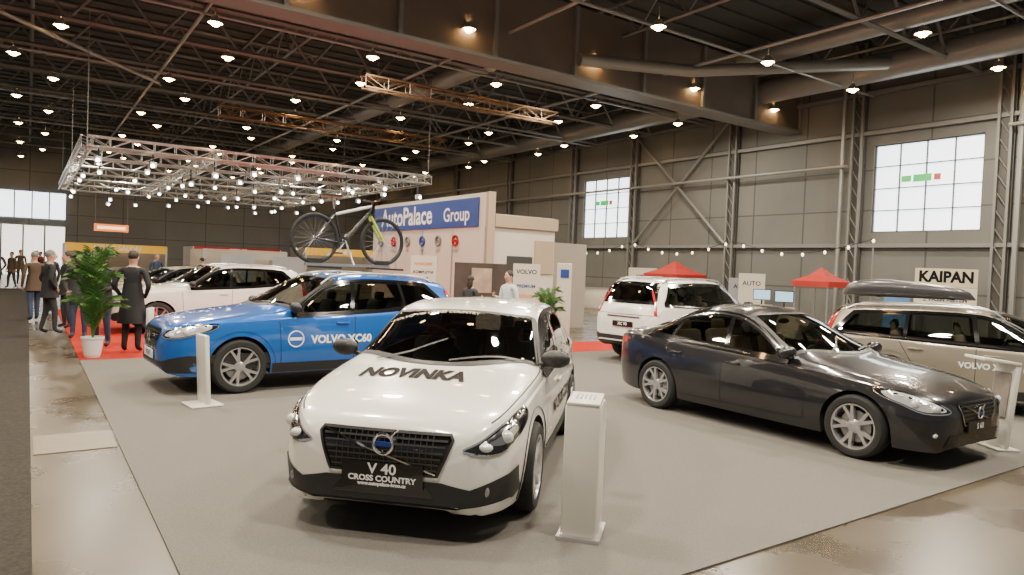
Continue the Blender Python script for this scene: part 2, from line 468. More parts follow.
def headlight(B,t,pts,d=(.75,-.66,0),lens=((.22,.62,.70),),inn=.62):
    B.patch(t,pts,d,.006,M_blackg,h=.03,smooth=4)
    B.ribbon(t,pts,d,.012,.008,M_chrome,closed=True,smooth=4)
    c=sum((V(p) for p in pts),V())/len(pts)
    inner=[tuple(c.lerp(V(p),inn)+V((0,0,.012*(inn<.7)))) for p in pts]
    B.patch(t,inner,d,.010,mat('reflector',(.5,.5,.5),.15,1) if inn<.7 else mat('reflector_bright',(.75,.76,.78),.2,.5,1),h=.03,smooth=4)
    for p in lens:
        q=B.hit((p[0],p[1],p[2]),d,.0)
        for sg in (1,-1): t.ell((q.x,q.y*sg,q.z),(.04,.05,p[3] if len(p)>3 else .045),M_lamp)
def grille(B,t,yt,yb,zt,zb,bars=5,frame=M_chrome,badge=.055,bz=0,diag=True):
    P=[(0,yt*.96,zt),(0,yt,zt-.03),(0,yb,zb),(0,-yb,zb),(0,-yt,zt-.03),(0,-yt*.96,zt)]
    B.patch(t,P,(1,0,0),.004,M_blackg,h=.04,mirror=False)
    gb=mat('grille_bar',(.07,.07,.07),.35,.5)
    for i in range(1,bars+1):
        z=zb+(zt-zb)*i/(bars+1); y=yb+(yt-yb)*i/(bars+1)-.02
        B.ribbon(t,[(0,-y,z),(0,y,z)],(1,0,0),.012,.012,gb,mirror=False)
    for i in range(-8,9):
        y=i*yb/9
        B.ribbon(t,[(0,y,zb+.01),(0,y,zt-.01)],(1,0,0),.006,.009,gb,mirror=False)
    B.ribbon(t,P,(1,0,0),.018,.014,frame,closed=True,mirror=False)
    if diag: B.ribbon(t,[(0,yt*.93,zt-.01),(0,-yb*.97,zb+.01)],(1,0,0),.010,.018,M_chrome,mirror=False)
    r=badge; q=B.hit((0,0,(zt+zb)/2+bz),(1,0,0),.02)
    t.tube([(q.x-.006,r*math.cos(a),q.z+r*math.sin(a)) for a in [k*math.pi/10 for k in range(20)]],.011,M_chrome,8,closed=True)
    t.tube([(q.x-.006,-r*.72,q.z+r*.8),(q.x-.006,-r*1.45,q.z+r*1.5)],.009,M_chrome,6)
    t.box((q.x-.006,0,q.z),(.008,r*2,.03),M_bdg)
def plate(B,t,z,w,h,m,txt,txt2=None,tm=None,rear=False,txt3=None):
    d=(1,0,0) if not rear else (-1,0,0)
    q=B.hit((0 if not rear else B.L,0,z),d,.015); s=-1 if not rear else 1
    t.box((q.x+s*.006,0,z),(.014,w,h),m)
    for (tx,sz,zz) in [a for a in (txt,txt2,txt3) if a]:
        vs,fs=textmesh(tx,sz,.002,1.1)
        if not rear: t.add([(q.x-.0155,-a,z+zz+b) for a,b in vs],fs,tm or M_whitetext)
        else: t.add([(q.x+.0155,a,z+zz+b) for a,b in vs],fs,tm or M_whitetext)
def badge_round(B,t,x,z,r,sg,txt):
    P=[(x+r*math.cos(k*math.pi/12),0,z+r*math.sin(k*math.pi/12)) for k in range(24)]
    d=(0,-sg,0)
    B.patch(t,P,d,.004,mat('decal_blue',(.03,.1,.4),.4),mirror=False)
    B.ribbon(t,P,d,.016,.006,M_whitetext,closed=True,mirror=False)
    B.ribbon(t,[(x-r*.8,0,z),(x+r*.8,0,z)],d,.04,.006,M_whitetext,mirror=False)
# --- definitions
V40=dict(L=4.37,R=.335,Ra=.385,zw=.335,wheels=(.88,3.53),track=.80,shelf=.03,
 zc=[(0,.63),(.03,.70),(.08,.77),(.16,.82),(.5,.92),(1.0,1.0),(1.12,1.025),(1.3,1.13),(1.75,1.37),(1.95,1.44),(2.3,1.485),(2.7,1.51),(3.3,1.50),(3.8,1.455),(4.05,1.41),(4.12,1.34),(4.2,1.14),(4.28,1.0),(4.34,.92),(4.37,.80)],
 ze=[(0,.60),(.03,.665),(.1,.735),(.2,.79),(.5,.875),(1.2,.97),(1.4,.99),(1.55,1.04),(2.05,1.33),(2.3,1.42),(2.7,1.45),(3.3,1.435),(3.8,1.375),(4.02,1.31),(4.15,1.15),(4.28,.96),(4.37,.72)],
 ye=[(0,.38),(.05,.54),(.15,.65),(.35,.75),(.8,.815),(1.3,.84),(1.5,.815),(1.8,.75),(2.15,.695),(2.7,.685),(3.4,.655),(4.0,.59),(4.2,.58),(4.37,.40)],
 zs=[(0,.54),(.05,.63),(.15,.69),(.4,.79),(1.2,.895),(2,.93),(3,.975),(3.7,1.0),(4.1,1.0),(4.25,.93),(4.37,.66)],
 w=[(0,.44),(.015,.53),(.05,.63),(.12,.72),(.25,.81),(.45,.865),(.8,.89),(1.3,.90),(3.3,.90),(3.8,.885),(4.1,.84),(4.25,.77),(4.34,.66),(4.37,.52)],
 zb=[(0,.27),(.1,.2),(.4,.2),(3.9,.2),(4.37,.32)],
 dlo=(1.52,3.95),rearslant=.3,pillars=[(2.42,2.5,.06),(3.38,3.30,.05)],ws=(1.13,1.88,.31,.2),rg=(1.30,1.02,.50,.60),
 seams=[[(1.42,.30),(1.40,.90)],[(2.44,.25),(2.47,.93)],[(3.42,.97),(3.35,.75),(3.18,.5)],[(1.42,.30),(3.1,.28)]],handles=[(2.25,.81),(3.15,.85)],mirror=(1.50,1.06),trim=M_blackg,clad=True,belt=.03)
def v40x(B,g,t,root,paint):
    headlight(B,t,[(.10,.48,.625),(.16,.56,.68),(.38,.70,.79),(.62,.80,.84),(.60,.84,.77),(.4,.84,.70),(.2,.72,.60)],(.8,-.6,0),((.15,.62,.65,.03),(.3,.72,.70,.045)))
    grille(B,t,.46,.37,.72,.46,6,frame=M_black,badge=.066,bz=.05)
    P=[(0,-.88,.52),(0,-.80,.46),(0,-.58,.38),(0,-.4,.42),(0,.4,.42),(0,.58,.38),(0,.80,.46),(0,.88,.52),(0,.9,.28),(0,.6,.25),(0,0,.25),(0,-.6,.25),(0,-.9,.28)]
    B.patch(t,P,(1,0,0),.006,M_black,h=.04,mirror=False)
    B.patch(t,[(0,.3,.38),(0,-.3,.38),(0,-.36,.31),(0,.36,.31)],(1,0,0),.01,M_blackg,h=.04,mirror=False)
    B.ribbon(t,[(.0,-.8,.265),(0,-.5,.232),(0,0,.225),(0,.5,.232),(0,.8,.265)],(1,0,0),.045,.012,paint,mirror=False)
    for sg in (1,-1):
        q=B.hit((0,.68*sg,.36),(1,0,0),.0); t.ell(q,(.012,.022,.035),mat('fog_lamp',(.35,.36,.37),.15,.6,1))
    plate(B,t,.445,.56,.16,M_blackg,('V 40',.095,.036),('CROSS COUNTRY',.052,-.027),txt3=('www.autopalace-brno.cz',.03,-.062))
    B.text(t,'NOVINKA',.18,(.86,.10,1),(0,-1,0),(1,0,0),(0,0,-1),.006,M_darktext,.010,1.02,ys=1.7)
    B.text(t,'VOLVO V40 CROSS COUNTRY',.06,(1.84,.22,1),(0,-1,0),(1,0,0),(0,0,-1),.009,mat('decal_beige',(.7,.6,.4),.5),.001)
    B.text(t,'V40 CROSS COUNTRY',.17,(2.6,0,.60),(1,0,0),(0,0,1),(0,1,0),.006,M_darktext,.005)
S60=dict(L=4.63,R=.33,Ra=.37,zw=.33,wheels=(.92,3.70),track=.815,shelf=.035,seat=M_seatb,
 zc=[(0,.60),(.03,.66),(.08,.71),(.16,.75),(.6,.87),(1.2,.955),(1.38,.985),(1.6,1.09),(2.1,1.33),(2.35,1.415),(2.7,1.475),(3.0,1.475),(3.4,1.40),(3.8,1.24),(4.1,1.13),(4.25,1.09),(4.5,1.05),(4.56,1.035),(4.6,.98),(4.63,.84)],
 ze=[(0,.57),(.05,.65),(.16,.705),(.6,.81),(1.3,.90),(1.6,.94),(1.8,1.0),(2.3,1.275),(2.6,1.38),(2.9,1.40),(3.3,1.34),(3.7,1.19),(4.05,1.065),(4.2,1.03),(4.5,1.0),(4.58,.95),(4.63,.76)],
 ye=[(0,.38),(.05,.52),(.15,.62),(.35,.70),(.8,.77),(1.4,.80),(1.65,.78),(1.95,.70),(2.35,.63),(2.9,.61),(3.4,.61),(3.8,.64),(4.15,.72),(4.45,.70),(4.58,.60),(4.63,.45)],
 zs=[(0,.52),(.05,.60),(.15,.65),(.5,.74),(1.3,.83),(2,.875),(3,.925),(3.8,.96),(4.3,.965),(4.5,.94),(4.58,.88),(4.63,.70)],
 w=[(0,.46),(.015,.54),(.05,.64),(.12,.73),(.25,.82),(.45,.88),(.8,.92),(1.3,.93),(3.4,.93),(3.9,.915),(4.2,.885),(4.45,.82),(4.58,.72),(4.63,.55)],
 zb=[(0,.25),(.1,.19),(.4,.19),(4.1,.2),(4.5,.26),(4.63,.34)],
 dlo=(1.75,3.92),rearslant=.42,pillars=[(2.60,2.66,.06),(3.50,3.42,.05)],ws=(1.42,2.28,.30,.18),rgt=(4.05,3.22),
 seams=[[(1.50,.30),(1.46,.84)],[(2.62,.25),(2.62,.89)],[(3.55,.93),(3.45,.72),(3.30,.5)],[(1.50,.30),(3.25,.28)],[(4.18,.80),(4.3,.95)]],handles=[(2.45,.78),(3.36,.81)],mirror=(1.72,.98),trim=M_chrome,toptrim=M_chrome,mirmat=M_dark)
def shortnose(D,c):
    xw=D['wheels'][0]; f=lambda x: x*(xw-c)/xw if x<xw else x-c
    E=dict(D)
    for k in('zc','ze','ye','zs','w','zb'): E[k]=[(f(a),b) for a,b in D[k]]
    E['L']=D['L']-c; E['wheels']=tuple(f(a) for a in D['wheels']); E['dlo']=tuple(f(a) for a in D['dlo']); E['pillars']=[(f(a),f(b),w) for a,b,w in D['pillars']]
    q=D['ws']; E['ws']=(f(q[0]),f(q[1]),q[2],q[3]); E['seams']=[[(f(a),b) for a,b in l] for l in D['seams']]; E['handles']=[(f(a),b) for a,b in D['handles']]; E['mirror']=(f(D['mirror'][0]),D['mirror'][1])
    if 'rgt' in D: E['rgt']=tuple(f(a) for a in D['rgt'])
    return E
S60=shortnose(S60,.13)
def s60x(B,g,t,root,paint):
    headlight(B,t,[(.09,.50,.58),(.14,.56,.645),(.35,.72,.735),(.64,.84,.765),(.58,.86,.70),(.35,.86,.64),(.18,.76,.57)],(.8,-.6,0),((.16,.64,.62,.04),(.30,.75,.66,.045)),inn=.82)
    grille(B,t,.40,.30,.66,.44,5)
    B.patch(t,[(0,.55,.36),(0,-.55,.36),(0,-.62,.25),(0,.62,.25)],(1,0,0),.006,M_blackg,h=.04,mirror=False)
    for sg in (1,-1):
        q=B.hit((0,.70*sg,.36),(1,0,0),.0); t.ell(q,(.015,.045,.022),M_lamp)
    plate(B,t,.42,.52,.11,M_blackg,('S 60',.08,0))
    L=B.L
    B.patch(t,[(L-.38,.8,.90),(L-.18,.8,.93),(L,.6,.90),(L,.6,.74),(L-.13,.8,.76)],(-.5,-.86,0),.006,M_red,h=.04)
XC60=dict(L=4.63,R=.365,Ra=.41,zw=.365,wheels=(.93,3.70),track=.83,shelf=.04,
 zc=[(0,.70),(.03,.80),(.08,.90),(.16,.95),(.5,1.035),(1.15,1.13),(1.3,1.155),(1.5,1.25),(2.0,1.54),(2.25,1.62),(2.6,1.66),(3.0,1.67),(3.6,1.655),(4.1,1.60),(4.32,1.56),(4.38,1.50),(4.48,1.28),(4.56,1.12),(4.61,1.05),(4.63,.90)],
 ze=[(0,.67),(.05,.81),(.16,.90),(.5,.975),(1.2,1.06),(1.5,1.09),(1.7,1.16),(2.2,1.47),(2.5,1.56),(2.9,1.585),(3.6,1.57),(4.1,1.51),(4.3,1.46),(4.42,1.30),(4.55,1.05),(4.63,.82)],
 ye=[(0,.42),(.05,.56),(.15,.67),(.35,.75),(.8,.81),(1.4,.83),(1.6,.80),(1.9,.73),(2.3,.67),(2.9,.66),(3.6,.64),(4.2,.60),(4.45,.62),(4.63,.45)],
 zs=[(0,.62),(.05,.74),(.15,.82),(.4,.90),(1.3,.985),(2,1.02),(3,1.07),(3.8,1.13),(4.3,1.15),(4.5,1.0),(4.63,.74)],
 w=[(0,.48),(.015,.57),(.05,.67),(.12,.76),(.25,.85),(.45,.905),(.8,.935),(1.3,.945),(3.6,.945),(4.0,.93),(4.3,.885),(4.5,.80),(4.6,.70),(4.63,.56)],
 zb=[(0,.36),(.1,.28),(.4,.25),(4.1,.26),(4.63,.40)],
 dlo=(1.66,4.22),rearslant=.3,pillars=[(2.55,2.62,.06),(3.45,3.40,.05)],ws=(1.33,2.16,.32,.2),rg=(1.48,1.17,.54,.64),
 seams=[[(1.48,.38),(1.45,1.0)],[(2.56,.33),(2.58,1.04)],[(3.50,1.09),(3.42,.85),(3.28,.6)],[(1.48,.38),(3.2,.36)]],handles=[(2.38,.93),(3.30,.97)],mirror=(1.68,1.14),trim=M_blackg,clad=True,rails=(2.15,4.1))
def xc60b(B,g,t,root,paint):
    headlight(B,t,[(.10,.52,.76),(.16,.58,.84),(.38,.74,.91),(.66,.84,.94),(.64,.88,.88),(.4,.88,.81),(.2,.76,.75)],(.8,-.6,0),((.18,.66,.79,.035),(.35,.76,.84,.04)),inn=.82)
    grille(B,t,.44,.34,.84,.58,6)
    B.patch(t,[(0,-.92,.55),(0,-.6,.44),(0,.6,.44),(0,.92,.55),(0,.92,.3),(0,-.92,.3)],(1,0,0),.006,M_black,h=.05,mirror=False)
    B.patch(t,[(4.4,.62,1.45),(4.5,.7,1.2),(4.58,.75,1.0),(4.6,.8,.85),(4.4,.9,.9),(4.35,.85,1.1),(4.3,.7,1.4)],(-.7,-.7,0),.006,M_red,h=.04)
def xc60x(B,g,t,root,paint):
    xc60b(B,g,t,root,paint)
    plate(B,t,.50,.52,.11,mat('plate_white',(.8,.8,.8),.5),('XC 60',.08,0),tm=M_black)
    for sg in (1,-1):
        B.text(t,'VOLVO XC60',.155,(2.37,0,.70),(-sg,0,0),(0,0,1),(0,-sg,0),.006,M_whitetext,.006)
        badge_round(B,t,1.68,.72,.11,sg,'')
    for xx in(2.45,3.5): t.box((xx,0,1.735),(.05,1.24,.03),M_black)
W7=dict(L=4.84,R=.35,Ra=.395,zw=.35,wheels=(.95,3.77),track=.815,shelf=.04,seat=M_seatb,
 zc=[(0,.64),(.03,.71),(.08,.78),(.16,.82),(.6,.92),(1.2,1.0),(1.38,1.03),(1.6,1.14),(2.1,1.39),(2.35,1.46),(2.7,1.50),(3.2,1.51),(4.0,1.49),(4.45,1.45),(4.55,1.40),(4.68,1.15),(4.76,1.02),(4.82,.97),(4.84,.86)],
 ze=[(0,.61),(.05,.70),(.16,.77),(.6,.865),(1.3,.95),(1.6,.985),(1.8,1.06),(2.3,1.33),(2.6,1.42),(3.1,1.435),(4.0,1.41),(4.4,1.37),(4.55,1.28),(4.7,1.05),(4.84,.78)],
 ye=[(0,.40),(.05,.54),(.15,.65),(.35,.73),(.8,.79),(1.4,.81),(1.65,.785),(1.95,.71),(2.35,.65),(2.9,.64),(3.8,.63),(4.4,.60),(4.6,.62),(4.84,.45)],
 zs=[(0,.55),(.05,.65),(.15,.72),(.5,.80),(1.3,.88),(2,.915),(3,.95),(4,.985),(4.5,1.0),(4.7,.92),(4.84,.70)],
 w=[(0,.48),(.015,.56),(.05,.66),(.12,.75),(.25,.83),(.45,.89),(.8,.92),(1.3,.93),(3.8,.93),(4.3,.91),(4.6,.86),(4.76,.78),(4.84,.58)],
 zb=[(0,.33),(.1,.25),(.4,.23),(4.3,.24),(4.84,.38)],
 dlo=(1.75,4.55),rearslant=.25,pillars=[(2.62,2.68,.06),(3.55,3.52,.05)],ws=(1.42,2.28,.30,.18),rg=(1.38,1.06,.54,.64),
 seams=[[(1.50,.36),(1.46,.90)],[(2.64,.33),(2.64,.93)],[(3.62,.96),(3.50,.75),(3.36,.5)],[(1.50,.36),(3.3,.34)]],handles=[(2.45,.83),(3.40,.86)],mirror=(1.72,1.03),trim=M_chrome,clad=True,rails=(2.3,4.4))
def w7x(B,g,t,root,paint):
    headlight(B,t,[(.10,.50,.62),(.16,.56,.72),(.40,.72,.80),(.62,.84,.82),(.60,.86,.76),(.4,.86,.68),(.2,.76,.61)],(.8,-.6,0),((.18,.64,.68,.04),(.33,.75,.71,.045)),inn=.82)
    grille(B,t,.40,.32,.75,.52,5)
    B.patch(t,[(0,-.9,.46),(0,.9,.46),(0,.9,.27),(0,-.9,.27)],(1,0,0),.006,M_black,h=.05,mirror=False)
    B.patch(t,[(4.60,.62,1.32),(4.72,.7,1.1),(4.8,.75,.78),(4.70,.88,.78),(4.66,.85,1.0),(4.53,.64,1.34)],(-.7,-.7,0),.006,M_red,h=.04)
def w7dec(B,g,t,root,paint):
    w7x(B,g,t,root,paint)
    for sg in (1,-1):
        B.text(t,'VOLVO XC70',.115,(2.50,0,.68),(-sg,0,0),(0,0,1),(0,-sg,0),.006,M_whitetext,.004)
        badge_round(B,t,1.96,.68,.11,sg,'')
    bx=MB(); N=24; n=16; vs=[]
    mbx=mat('roof_box_shell',(.055,.055,.06),.3,0,.4)
    for i in range(N+1):
        q=i/N; x=2.65+1.85*q; e=max(0,1-abs(2*q-1)**5)**.5
        hw=.38*(.25+.75*e)*(1 if q>.5 else .75+.5*q); hh=.145*(.12+.88*e)*(.65+.35*min(1,q*1.6))
        for k in range(n):
            a=2*math.pi*k/n; ca,sa=math.cos(a),math.sin(a)
            vs.append((x,.10+hw*math.copysign(abs(ca)**.5,ca),1.61+hh*.9+hh*math.copysign(abs(sa)**.6,sa)))
    fs=[(i*n+k,(i+1)*n+k,(i+1)*n+(k+1)%n,i*n+(k+1)%n) for i in range(N) for k in range(n)]+[list(range(n)),[N*n+k for k in range(n)][::-1]]
    bx.add(vs,fs,mbx)
    for xx in (2.95,3.95): bx.box((xx,0,1.585),(.06,1.2,.03),M_silver)
    bx.build('roof_box',root,45,normals=True)
def scaleD(D,sx,sz,**kw):
    E={}
    for k,v in D.items():
        if k in('zc','ze','zs','zb'): E[k]=[(a*sx,b*sz) for a,b in v]
        elif k in('ye','w'): E[k]=[(a*sx,b) for a,b in v]
        else: E[k]=v
    E['L']=D['L']*sx; E['wheels']=tuple(a*sx for a in D['wheels']); E['dlo']=tuple(a*sx for a in D['dlo']); E['pillars']=[(a*sx,b*sx,c) for a,b,c in D['pillars']]
    c=D['ws']; E['ws']=(c[0]*sx,c[1]*sx,c[2],c[3]); E['seams']=[[(a*sx,b*sz) for a,b in l] for l in D['seams']]
    E['handles']=[(a*sx,b*sz) for a,b in D['handles']]; E['mirror']=(D['mirror'][0]*sx,D['mirror'][1]*sz)
    if 'rails' in D: E['rails']=tuple(a*sx for a in D['rails'])
    if 'rg' in D: r=D['rg']; E['rg']=(r[0]*sz,r[1]*sz,r[2]+.04,r[3]+.03)
    E.update(kw); return E
XC90=scaleD(W7,.99,1.17,R=.37,Ra=.415,zw=.37)
XC90['ye']=[(a,b+(.05 if a>2 else .02)) for a,b in XC90['ye']]
def xc90x(B,g,t,root,paint):
    L=B.L
    B.patch(t,[(L,.66,1.5),(L,.77,1.25),(L,.82,1.0),(L,.74,1.0),(L,.72,1.2),(L,.62,1.48)],(-.9,-.44,0),.008,M_red,h=.04)
    B.patch(t,[(L,-.9,.62),(L,-.6,.56),(L,.6,.56),(L,.9,.62),(L,.9,.35),(L,-.9,.35)],(-1,0,0),.006,M_black,h=.05,mirror=False)
    plate(B,t,.80,.52,.11,M_blackg,('XC 90',.08,0),rear=True)
    B.ribbon(t,[(L,-.42,.95),(L,.42,.95)],(-1,0,0),.03,.012,M_chrome,mirror=False)
    B.ribbon(t,[(L,-.8,1.0),(L,.8,1.0)],(-1,0,0),.008,.004,M_seam,mirror=False)
R_=math.radians
make_car('white_hatchback_car',V40,M_white,(1.95,4.22),R_(44.9),v40x)
make_car('dark_sedan_car',S60,M_dark,(7.97,3.10),R_(89.9),s60x)
make_car('blue_suv_car',XC60,M_blue,(1.40,10.65),R_(3),xc60x)
make_car('white_suv_car',XC90,M_white,(14.66,10.8),R_(-174),xc90x)
make_car('beige_wagon_car',W7,M_beige,(13.15,2.40),R_(114),w7dec)
make_car('white_crossover_car',XC60,M_white,(1.5,18.7),R_(3),xc60b)
make_car('beige_hatchback_car',V40,M_beige,(1.6,24.2),R_(5),None)
# ---------------- bicycle -----------------
def bicycle():
    root=empty('bicycle',(0,0,0)); b=MB()
    fr=mat('bicycle_frame',(.02,.02,.02),.3,0,.6); ac=mat('bicycle_accent',(.45,.55,.05),.4); sp=mat('spoke_steel',(.4,.4,.4),.3,.8); wf=mat('bicycle_frame_white',(.6,.6,.58),.35)
    z0=.35
    for cx in(0,1.08):
        b.revolve([(.345+.026*math.cos(a),.026*math.sin(a)) for a in [k*math.pi/4 for k in range(8)]],(cx,0,z0),(0,1,0),M_rubber,40,closed=True)
        b.revolve([(.322,-.014),(.305,0),(.322,.014)],(cx,0,z0),(0,1,0),fr,40,closed=True)
        b.revolve([(.02,-.04),(.02,.04)],(cx,0,z0),(0,1,0),sp,12)
        for k in range(20):
            a=2*math.pi*k/20; b.tube([(cx,0.02*(-1)**k,z0),(cx+.31*math.cos(a),0,z0+.31*math.sin(a))],.0025,sp,4)
    bb=(.66,0,.30); hd=(.20,0,.88); hd2=(.235,0,.77); st=(.80,0,.80)
    b.tube([hd,hd2],.024,fr); b.tube([hd2,bb],.026,fr,10); b.tube([hd,(.78,0,.72)],.022,wf); b.tube([bb,st],.018,fr)
    b.tube([st,(.84,0,.98)],.014,sp)
    for s in(1,-1):
        b.tube([(hd2[0],.05*s,.74),(0,.055*s,z0)],.020,ac); b.tube([(bb[0],.03*s,.30),(1.08,.06*s,z0)],.012,fr); b.tube([(.79,.03*s,.72),(1.08,.06*s,z0)],.012,fr)
    b.box((hd2[0],0,.75),(.05,.14,.03),fr)
    b.tube([hd,(.175,0,.96)],.016,fr); b.tube([(.17,-.33,.99),(.16,-.1,.96),(.16,.1,.96),(.17,.33,.99)],.015,fr)
    for s in(1,-1): b.tube([(.17,.24*s,.98),(.17,.35*s,.99)],.020,M_rubber)
    b.box((.85,0,1.0),(.27,.13,.04),fr,bev=.018); b.box((.73,0,.995),(.1,.06,.03),fr,bev=.012)
    b.revolve([(.095,.05),(.095,.056),(.06,.056),(.06,.05)],bb,(0,1,0),fr,24,closed=True)
    b.tube([(.66,.07,.30),(.66+.1,.07,.16)],.012,sp); b.tube([(.66,-.07,.30),(.66-.1,-.07,.44)],.012,sp)
    b.box((.76,.12,.15),(.09,.09,.02),fr); b.box((.56,-.12,.45),(.09,.09,.02),fr)
    b.box((.54,0,-.025),(1.35,.06,.04),M_silver)
    for cx in(0,1.08): b.box((cx,0,.03),(.22,.09,.06),M_black)
    b.tube([(.62,.35,-.03),(.62,.03,.34)],.014,M_silver)
    b.build('bicycle_frame_and_wheels',root,35)
    return root
bk=bicycle(); bk.scale=(1.08,1.08,1.08)
c,s_=math.cos(R_(3)),math.sin(R_(3))
lx,ly=3.46,.02
bk.location=(1.40+c*lx-s_*ly,10.65+s_*lx+c*ly,1.815); bk.rotation_euler[2]=R_(183)
# ---------------- hall shell -----------------
def nodes_floor_concrete():
    m=bpy.data.materials.new('polished_concrete'); m.use_nodes=True; nt=m.node_tree; b=nt.nodes['Principled BSDF']
    tc=nt.nodes.new('ShaderNodeTexCoord'); n1=nt.nodes.new('ShaderNodeTexNoise'); n1.inputs['Scale'].default_value=1.2; n1.inputs['Detail'].default_value=8
    nt.links.new(tc.outputs['Object'],n1.inputs['Vector'])
    r=nt.nodes.new('ShaderNodeValToRGB'); r.color_ramp.elements[0].position=.3; r.color_ramp.elements[0].color=(.055,.043,.028,1); r.color_ramp.elements[1].position=.7; r.color_ramp.elements[1].color=(.105,.085,.058,1)
    nt.links.new(n1.outputs['Fac'],r.inputs[0]); nt.links.new(r.outputs[0],b.inputs['Base Color'])
    mr=nt.nodes.new('ShaderNodeMapRange'); mr.inputs[3].default_value=.17; mr.inputs[4].default_value=.40; nt.links.new(n1.outputs['Fac'],mr.inputs[0]); nt.links.new(mr.outputs[0],b.inputs['Roughness'])
    return m
M_conc=nodes_floor_concrete()
M_carpet=mat('carpet_beige_grey',(.165,.155,.14),.95,noise=.3,nscale=70,bump=.3,spec=.1)
M_cdark=mat('carpet_dark',(.045,.040,.035),.95,noise=.6,nscale=35,bump=.3,spec=.1); M_cred=mat('carpet_red',(.42,.03,.018),.95,noise=.2,nscale=60,spec=.1)
def quad(name,x0,y0,x1,y1,z,m,th=.012):
    b=MB(); b.box(((x0+x1)/2,(y0+y1)/2,z-th/2),(x1-x0,y1-y0,th),m); return b.build(name,smooth=0)
quad('floor',-30,-8,26,62,0,M_conc,.2)
b=MB()
def strip(x0,y0,x1,y1,m): b.box(((x0+x1)/2,(y0+y1)/2,.006),(x1-x0,y1-y0,.012),m)
strip(.75,2.85,18.5,12.1,M_carpet); strip(.75,12.1,9.4,13.8,M_carpet); strip(9.4,12.1,13.5,13.8,M_cred); strip(13.5,12.1,18.5,13.8,M_carpet); strip(.75,13.8,10.6,26,M_cred)
strip(-8,-6,.05,40,M_cdark)
b.build('floor_carpets',smooth=0)
b=MB(); b.box((.40,7.9,.004),(.66,.75,.008),mat('floor_hatch_metal',(.22,.19,.14),.4,.2,noise=.15,nscale=8)); b.build('floor_hatch',smooth=0)
def wallmat(name,col,ax,sx,sz,dark=.5):
    m=bpy.data.materials.new(name); m.use_nodes=True; nt=m.node_tree; b=nt.nodes['Principled BSDF']; b.inputs['Roughness'].default_value=.65
    tc=nt.nodes.new('ShaderNodeTexCoord'); sp=nt.nodes.new('ShaderNodeSeparateXYZ'); nt.links.new(tc.outputs['Object'],sp.inputs[0])
    def seam(out,s,w):
        d=nt.nodes.new('ShaderNodeMath'); d.operation='DIVIDE'; nt.links.new(out,d.inputs[0]); d.inputs[1].default_value=s
        f=nt.nodes.new('ShaderNodeMath'); f.operation='FRACT'; nt.links.new(d.outputs[0],f.inputs[0])
        l=nt.nodes.new('ShaderNodeMath'); l.operation='LESS_THAN'; nt.links.new(f.outputs[0],l.inputs[0]); l.inputs[1].default_value=w/s; return l.outputs[0]
    a=seam(sp.outputs[ax],sx,.07); c=seam(sp.outputs[2],sz,.06)
    mx=nt.nodes.new('ShaderNodeMath'); mx.operation='MAXIMUM'; nt.links.new(a,mx.inputs[0]); nt.links.new(c,mx.inputs[1])
    n=nt.nodes.new('ShaderNodeTexNoise'); n.inputs['Scale'].default_value=.5; nt.links.new(tc.outputs['Object'],n.inputs['Vector'])
    c1=nt.nodes.new('ShaderNodeMixRGB'); c1.inputs[1].default_value=(*[x*.8 for x in col],1); c1.inputs[2].default_value=(*[x*1.2 for x in col],1); nt.links.new(n.outputs['Fac'],c1.inputs[0])
    c2=nt.nodes.new('ShaderNodeMixRGB'); nt.links.new(mx.outputs[0],c2.inputs[0]); nt.links.new(c1.outputs[0],c2.inputs[1]); c2.inputs[2].default_value=(*[x*dark for x in col],1)
    nt.links.new(c2.outputs[0],b.inputs['Base Color']); return m
M_wr=wallmat('wall_panels_right',(.155,.155,.142),1,2.4,1.5)
M_wb=wallmat('wall_panels_back',(.16,.175,.18),0,3,1.5)
WX=26; YW=[(10.37,14.05),(27.05,30.7)]; zw0,zw1=3.7,6.95
b=MB(); ys=[-8,10.37,14.05,27.05,30.7,62]
for i in range(5):
    y0,y1=ys[i],ys[i+1]
    if i in(1,3):
        b.box((WX+.15,(y0+y1)/2,zw0/2),(.3,y1-y0,zw0),M_wr); b.box((WX+.15,(y0+y1)/2,(zw1+11)/2),(.3,y1-y0,11-zw1),M_wr)
    else: b.box((WX+.15,(y0+y1)/2,5.5),(.3,y1-y0,11),M_wr)
b.build('wall_right',smooth=0)
M_day=mat('window_daylight',(.88,.95,1),.3,emit=3.4); M_frame=mat('window_frame',(.10,.10,.10),.5)
M_gsign=mat('exit_green',(.08,.6,.15),.4,emit=.5); M_rsign=mat('exit_red',(.6,.10,.08),.4,emit=.3)
for i,(y0,y1) in enumerate(YW):
    b=MB(); b.box((WX+.2,(y0+y1)/2,(zw0+zw1)/2),(.02,y1-y0,zw1-zw0),M_day)
    for k in range(5):
        y=y0+(y1-y0)*k/4; b.box((WX+.12,y,(zw0+zw1)/2),(.08,.09 if k in(0,4) else .03,zw1-zw0),M_frame)
    for k in range(5):
        z=zw0+(zw1-zw0)*k/4; b.box((WX+.12,(y0+y1)/2,z),(.08,y1-y0,.09 if k in(0,4) else .03),M_frame)
    ym=(y0+y1)/2+.1
    b.box((WX+.05,ym,5.62),(.02,.62,.26),M_gsign); b.box((WX+.05,ym+.55,5.62),(.02,.34,.22),M_gsign); b.box((WX+.05,ym-.5,5.62),(.02,.22,.22),M_rsign)
    b.build('window_%d'%(i+1),smooth=0)
b=MB(); b.box((-2,62.15,5.5),(56,.3,11),M_wb); b.build('wall_back',smooth=0)
b=MB(); b.box((0.2,61.95,5.1),(4.2,.05,1.9),M_day)
for k in range(5): b.box((-1.9+k*1.05,61.9,5.1),(.08,.08,1.9),M_frame)
b.build('window_3',smooth=0)
